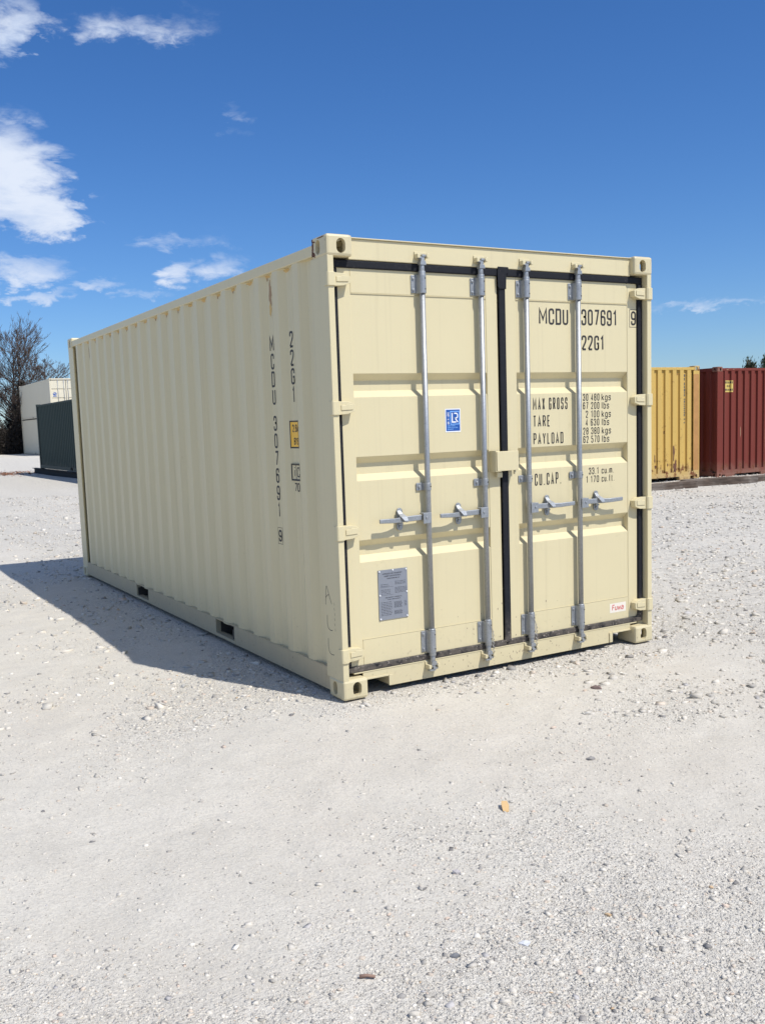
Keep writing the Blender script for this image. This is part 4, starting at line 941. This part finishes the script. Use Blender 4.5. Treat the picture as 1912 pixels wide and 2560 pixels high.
mb.build('scrape', M['rust'], pl[0], recalc=False)

# dark green container on skid beams, pale stack behind it
gc = tag(empty('shipping_container', (5.40, 23.4, 0.215)), 'dark green corrugated shipping container raised on black beams', 'container')
shell(gc, 12.192, H, M['green'], (0.278, 0.455, 0.072, 0.068, 0.036), [(4.85, 5.20), (6.50, 6.85)]); plain_doors(gc, H, M['green'])
for i, x in enumerate((5.46, 7.55)):
    mb = MB(); mb.box(x - 0.09, x + 0.09, 23.2, 37.1, -0.01, 0.018); mb.box(x - 0.09, x + 0.09, 23.2, 37.1, 0.194, 0.214); mb.box(x - 0.012, x + 0.012, 23.2, 37.1, 0.0185, 0.1935)
    tag(mb.build('steel_beam', M['beam']), 'black steel skid beam lying under the dark green container', 'beam', 'skid beams under the green container')
HQ = 2.896
for i, (z, lb) in enumerate(((0.0, 'pale cream forty foot container at the bottom of the two-high stack'), (HQ + 0.012, 'pale cream forty foot container with a blue logo, stacked on top of another'))):
    c = tag(empty('shipping_container', (13.2, 69.8, z)), lb, 'container', 'pale containers stacked two high')
    shell(c, 12.192, HQ, M['white'], (0.278, 0.455, 0.072, 0.068, 0.036), [(5.0, 5.36), (6.9, 7.26)]); plain_doors(c, HQ, M['white'], logo=(i == 1))

# sleepers in front of the yellow and red containers
def timber(a, b_, h_, wdt, label, seed):
    a, b_ = Vector(a), Vector(b_); d = b_ - a; l_ = d.length; r = random.Random(seed)
    o = empty('timber_sleeper', (a.x, a.y, 0), math.atan2(d.y, d.x)); k = 9; vs = []
    for i in range(k + 1):
        t = l_ * i / k; j = lambda s_=0.012: r.uniform(-s_, s_)
        vs += [(t + j(), -wdt / 2 + j(), -0.02), (t + j(), wdt / 2 + j(), -0.02), (t + j(0.02), wdt / 2 + j(), h_ + j()), (t + j(0.02), -wdt / 2 + j(), h_ + j())]
    fs = [(4 * i + j, 4 * i + (j + 1) % 4, 4 * i + 4 + (j + 1) % 4, 4 * i + 4 + j) for i in range(k) for j in range(4)] + [(3, 2, 1, 0), tuple(4 * k + j for j in range(4))]
    me_ = MB().add(vs, fs).build('timber_sleeper', M['timber'], bevel=0.012); me_.location = o.location; me_.rotation_euler = o.rotation_euler
    bpy.data.objects.remove(o)
    return tag(me_, label, 'timber', 'old timbers under the far containers')
timber((10.6, 9.42), (13.35, 9.18), 0.130, 0.24, 'dark brown split timber sleeper lying before the yellow container', 1)
timber((13.30, 9.42), (15.02, 8.98), 0.140, 0.22, 'grey weathered timber sleeper with a splintered end between yellow and red containers', 2)
timber((15.15, 9.12), (17.6, 8.75), 0.135, 0.22, 'grey timber sleeper lying before the red container', 3)

# ================================================================== trees and brush
def bare_tree(name, loc, hgt, seed, label, lean=0.0, vines=True, spread=1.0):
    r = random.Random(seed); root = tag(empty(name, loc), label, 'tree', 'bare trees behind the pale stack')
    trunk = MB(); twigs = MB()
    def seg(mb, p, q, r0, r1, k):
        mid = (p + q) / 2 + Vector((r.uniform(-1, 1), r.uniform(-1, 1), r.uniform(-1, 1))) * (q - p).length * 0.05
        mb.tube([p, mid, q], r0, k, r1)
    def grow(p, d, l_, rad, lev):
        q = p + d * l_
        seg(trunk if lev < 3 else twigs, p, q, max(rad, 0.014), max(rad * 0.72, 0.010), 7 if lev < 2 else (5 if lev < 3 else 3))
        if lev >= 7 or rad < 0.0045: return
        kids = 2 if lev < 2 else r.choice((2, 3, 3))
        for c in range(kids):
            t = r.uniform(0.45, 1.0) if c else 1.0
            ax = Vector((r.uniform(-1, 1), r.uniform(-1, 1), r.uniform(-0.4, 0.5))).normalized()
            ang = r.uniform(0.12, 0.35) if c == 0 else r.uniform(0.4, 0.95) * spread
            nd = (d * math.cos(ang) + ax * math.sin(ang) + Vector((0, 0, 0.10))).normalized()
            grow(p + d * (l_ * t), nd, l_ * r.uniform(0.62, 0.86), rad * (0.70 if c == 0 else r.uniform(0.42, 0.6)), lev + 1)
    # a leader with side limbs all the way up
    p = Vector((0, 0, -0.1)); d = Vector((lean, 0, 1)).normalized(); rad = 0.34; n_ = 11
    for i in range(n_):
        q = p + d * (hgt * 0.92 / n_) + Vector((r.uniform(-0.10, 0.10), r.uniform(-0.10, 0.10), 0))
        trunk.tube([p, q], rad, 8, rad * 0.86)
        if i >= 2:
            for c in range(3 if i < 8 else 4):
                a = r.uniform(0, 6.283); up = 0.45 + 0.05 * i
                nd = Vector((math.cos(a) * spread, math.sin(a) * spread, up)).normalized()
                grow(p.lerp(q, r.random()), nd, hgt * (0.19 - 0.008 * i) * r.uniform(0.8, 1.2), rad * r.uniform(0.25, 0.42), 2)
        p = q; rad *= 0.83
    grow(p, d, hgt * 0.05, rad, 3)
    trunk.build('trunk', M['bark'], root, recalc=False); twigs.build('crown', M['twig'], root, recalc=False)
    if vines:
        mb = MB()
        for i in range(6500):
            z = hgt * 0.62 * r.random() ** 1.2; a = r.uniform(0, 6.283); rr = (0.30 + 0.75 * r.random() ** 2) * (1.15 - 0.7 * z / (hgt * 0.62)) * (0.7 + 0.5 * math.sin(z * 3.1 + a))
            c = Vector((rr * math.cos(a) + lean * z, rr * math.sin(a), z)); s_ = r.uniform(0.04, 0.12)
            u = Vector((r.uniform(-1, 1), r.uniform(-1, 1), r.uniform(-1, 1))).normalized() * s_; v = Vector((r.uniform(-1, 1), r.uniform(-1, 1), r.uniform(-1, 1))).normalized() * s_
            mb.add([c - u, c - v * 0.6, c + u, c + v * 0.6], [(0, 1, 2, 3)])
        mb.build('vine', M['ivy'], root, recalc=False)
    return root
bare_tree('bare_tree', (13.75, 85.2, 0), 10.4, 3, 'tall bare tree with a vine-covered trunk rising behind the pale stack', 0.02)
bare_tree('bare_tree', (13.98, 88.5, 0), 10.6, 8, 'slender bare tree at the dark thicket left of the vine-covered tree', 0.0, vines=False, spread=0.7)
bare_tree('bare_tree', (17.3, 92.0, 0), 8.6, 12, 'spreading bare tree reaching over the roof of the pale stack', 0.02, vines=False, spread=1.25)
# thicket at the edge of the yard
mb = MB(); r = random.Random(4)
for i in range(1500):
    x = r.uniform(7.5, 15.5); y = r.uniform(83.0, 90.5); hh = r.uniform(1.2, 4.9) * (0.75 + 0.35 * math.sin(x * 1.9))
    p = Vector((x, y, -0.05)); q = p + Vector((r.uniform(-0.7, 0.7), r.uniform(-0.7, 0.7), hh)); mb.tube([p, p.lerp(q, 0.5) + Vector((r.uniform(-.15, .15), 0, 0)), q], 0.018, 3, 0.005)
    for c in range(3):
        t = r.uniform(0.3, 0.95); a = p.lerp(q, t); mb.tube([a, a + Vector((r.uniform(-.6, .6), r.uniform(-.6, .6), r.uniform(0.1, .7)))], 0.009, 3, 0.004)
for i in range(60000):
    x = r.uniform(7.5, 15.5); y = r.uniform(83.0, 90.5); z = 4.9 * r.random() ** 1.2 * (0.75 + 0.35 * math.sin(x * 1.9)); s_ = r.uniform(0.04, 0.13); c = Vector((x, y, z))
    u = Vector((r.uniform(-1, 1), r.uniform(-1, 1), r.uniform(-1, 1))).normalized() * s_; v = Vector((r.uniform(-1, 1), r.uniform(-1, 1), r.uniform(-1, 1))).normalized() * s_
    mb.add([c - u, c - v * 0.6, c + u, c + v * 0.6], [(0, 1, 2, 3)])
tag(mb.build('thicket', M['brush'], recalc=False), 'dark leafless thicket of brush along the yard edge', 'brush', kind='stuff')
# cedars behind the red container
def cedar(loc, hgt, wid, seed, label):
    r = random.Random(seed); root = tag(empty('cedar_tree', loc), label, 'tree', 'cedars behind the red container')
    mb = MB(); mb.tube([(0, 0, -0.1), (0.05, 0, hgt * 0.5), (0, 0.05, hgt * 0.97)], 0.13, 7, 0.02); mb.build('trunk', M['bark'], root)
    mb = MB()
    for i in range(95):
        z = hgt * (0.12 + 0.86 * r.random()); rr = wid * (1 - (z / hgt) ** 1.6) * r.uniform(0.5, 1.1) + 0.1; a = r.uniform(0, 6.283)
        tip = Vector((rr * math.cos(a), rr * math.sin(a), z + r.uniform(0.15, 0.55))); base = Vector((0, 0, z * 0.93))
        mb.cur = 1 if r.random() < 0.18 else 0
        for k in range(80):
            t = r.random() ** 0.6; c = base.lerp(tip, t) + Vector((r.gauss(0, .11), r.gauss(0, .11), r.gauss(0, .10))); s_ = r.uniform(0.025, 0.075)
            u = ((tip - base).normalized() + Vector((r.uniform(-.8, .8), r.uniform(-.8, .8), r.uniform(-.4, 1.0)))).normalized() * s_ * 1.9; v = Vector((r.uniform(-1, 1), r.uniform(-1, 1), r.uniform(-1, 1))).normalized() * s_
            mb.add([c - u, c - v * 0.5, c + u, c + v * 0.5], [(0, 1, 2, 3)])
    mb.build('crown', [M['needle'], M['needle2']], root, recalc=False)
cedar((45.25, 31.7, 0), 4.6, 1.15, 2, 'dark cedar tree with a ragged top showing above the red container')
cedar((44.68, 32.45, 0), 4.1, 0.6, 5, 'short cedar tree just showing above the red container roof')

# ================================================================== small things on the ground
def gh(x, y): return float(height(np.array([x]), np.array([y]))[0])
mb = MB(); r = random.Random(2)
mb.add([(-0.022, -0.040, 0.004), (0.012, -0.045, 0.012), (0.026, -0.004, 0.022), (0.030, 0.038, 0.016), (-0.004, 0.046, 0.010), (-0.020, 0.010, 0.016)], [(0, 1, 2, 5), (5, 2, 3, 4)])
mb.add([(-0.022, -0.040, 0.001), (0.012, -0.045, 0.009), (0.026, -0.004, 0.019), (0.030, 0.038, 0.013), (-0.004, 0.046, 0.007), (-0.020, 0.010, 0.013)], [(5, 2, 1, 0), (4, 3, 2, 5)])
o = mb.build('cardboard_scrap', M['card'], recalc=False); o.location = (-0.173, -1.668, gh(-0.173, -1.668) + 0.004); o.rotation_euler = (0.25, 0.1, -0.35); o.scale = (0.62, 0.80, 0.8)
tag(o, 'torn scrap of tan cardboard lying on the gravel', 'litter')
mb = MB(); mb.tube([(-0.022, 0, 0.008), (0, 0.002, 0.010), (0.024, -0.001, 0.008)], 0.0055, 6, 0.004)
o = mb.build('stick', M['stick']); o.location = (-1.237, -2.39, gh(-1.237, -2.39)); o.rotation_euler = (0, 0, -0.55)
tag(o, 'short reddish brown stick lying flat in the gravel', 'stick')
def rock(x, y, s_, c, label, seed, name='rock'):
    r = np.random.default_rng(seed)
    bm = bmesh.new(); bmesh.ops.create_icosphere(bm, subdivisions=1 if s_ < 0.035 else 2, radius=1)
    for v in bm.verts: v.co *= 1 + 0.26 * (r.random() - 0.5) * 2
    me = bpy.data.meshes.new(name); bm.to_mesh(me); bm.free()
    me.materials.append(flat('rock_' + str(seed), c, 0.9, var=0.2, scale=60))
    o = bpy.data.objects.new(name, me); COL.objects.link(o); o.scale = (s_, s_ * 0.7, s_ * 0.5); o.location = (x, y, gh(x, y) + s_ * 0.12); o.rotation_euler = (0.1, 0.2, r.random() * 6)
    return tag(o, label, 'rock')
rock(1.296, -0.646, 0.034, (0.22, 0.155, 0.135), 'dark reddish brown rock lying before the container sill', 1)
rock(-0.958, -2.43, 0.019, (0.20, 0.20, 0.205), 'small charcoal rock half buried beside a pale flat stone', 3)
rock(-0.74, -2.489, 0.020, (0.66, 0.66, 0.66), 'pale flat triangular stone beside a small charcoal rock', 4)
rock(0.499, -1.455, 0.026, (0.30, 0.28, 0.26), 'flat brownish grey rock between the cardboard scrap and the container sill', 5)
rock(-0.654, -2.013, 0.020, (0.40, 0.37, 0.36), 'grey stone half buried near the torn cardboard', 6)
rock(-0.418, -2.505, 0.014, (0.58, 0.41, 0.24), 'small tan orange stone in the gravel', 7)
rock(-0.618, 0.945, 0.030, (0.42, 0.40, 0.36), 'grey rock just outside the shadow of the cream container', 8)
mb = MB(); r = random.Random(14)
for i in range(900):
    x = 4.2 + r.gauss(0, 0.8); y = 37.6 + r.gauss(0, 1.3); s_ = r.uniform(0.03, 0.07); z = r.uniform(0.0, 0.03)
    a = r.uniform(0, 6.28); u = Vector((math.cos(a), math.sin(a), r.uniform(-.4, .4))) * s_; v = Vector((-math.sin(a), math.cos(a), r.uniform(-.4, .4))) * s_ * 0.6; c = Vector((x, y, z))
    mb.add([c - u, c - v, c + u, c + v], [(0, 1, 2, 3)])
tag(mb.build('leaf_litter', M['leaf'], recalc=False), 'drift of rust brown dead leaves by the skid beams', 'leaves', kind='stuff')

S.render.engine = 'CYCLES'
S.cycles.max_bounces = 8; S.cycles.diffuse_bounces = 4; S.cycles.glossy_bounces = 4
S.cycles.use_denoising = True
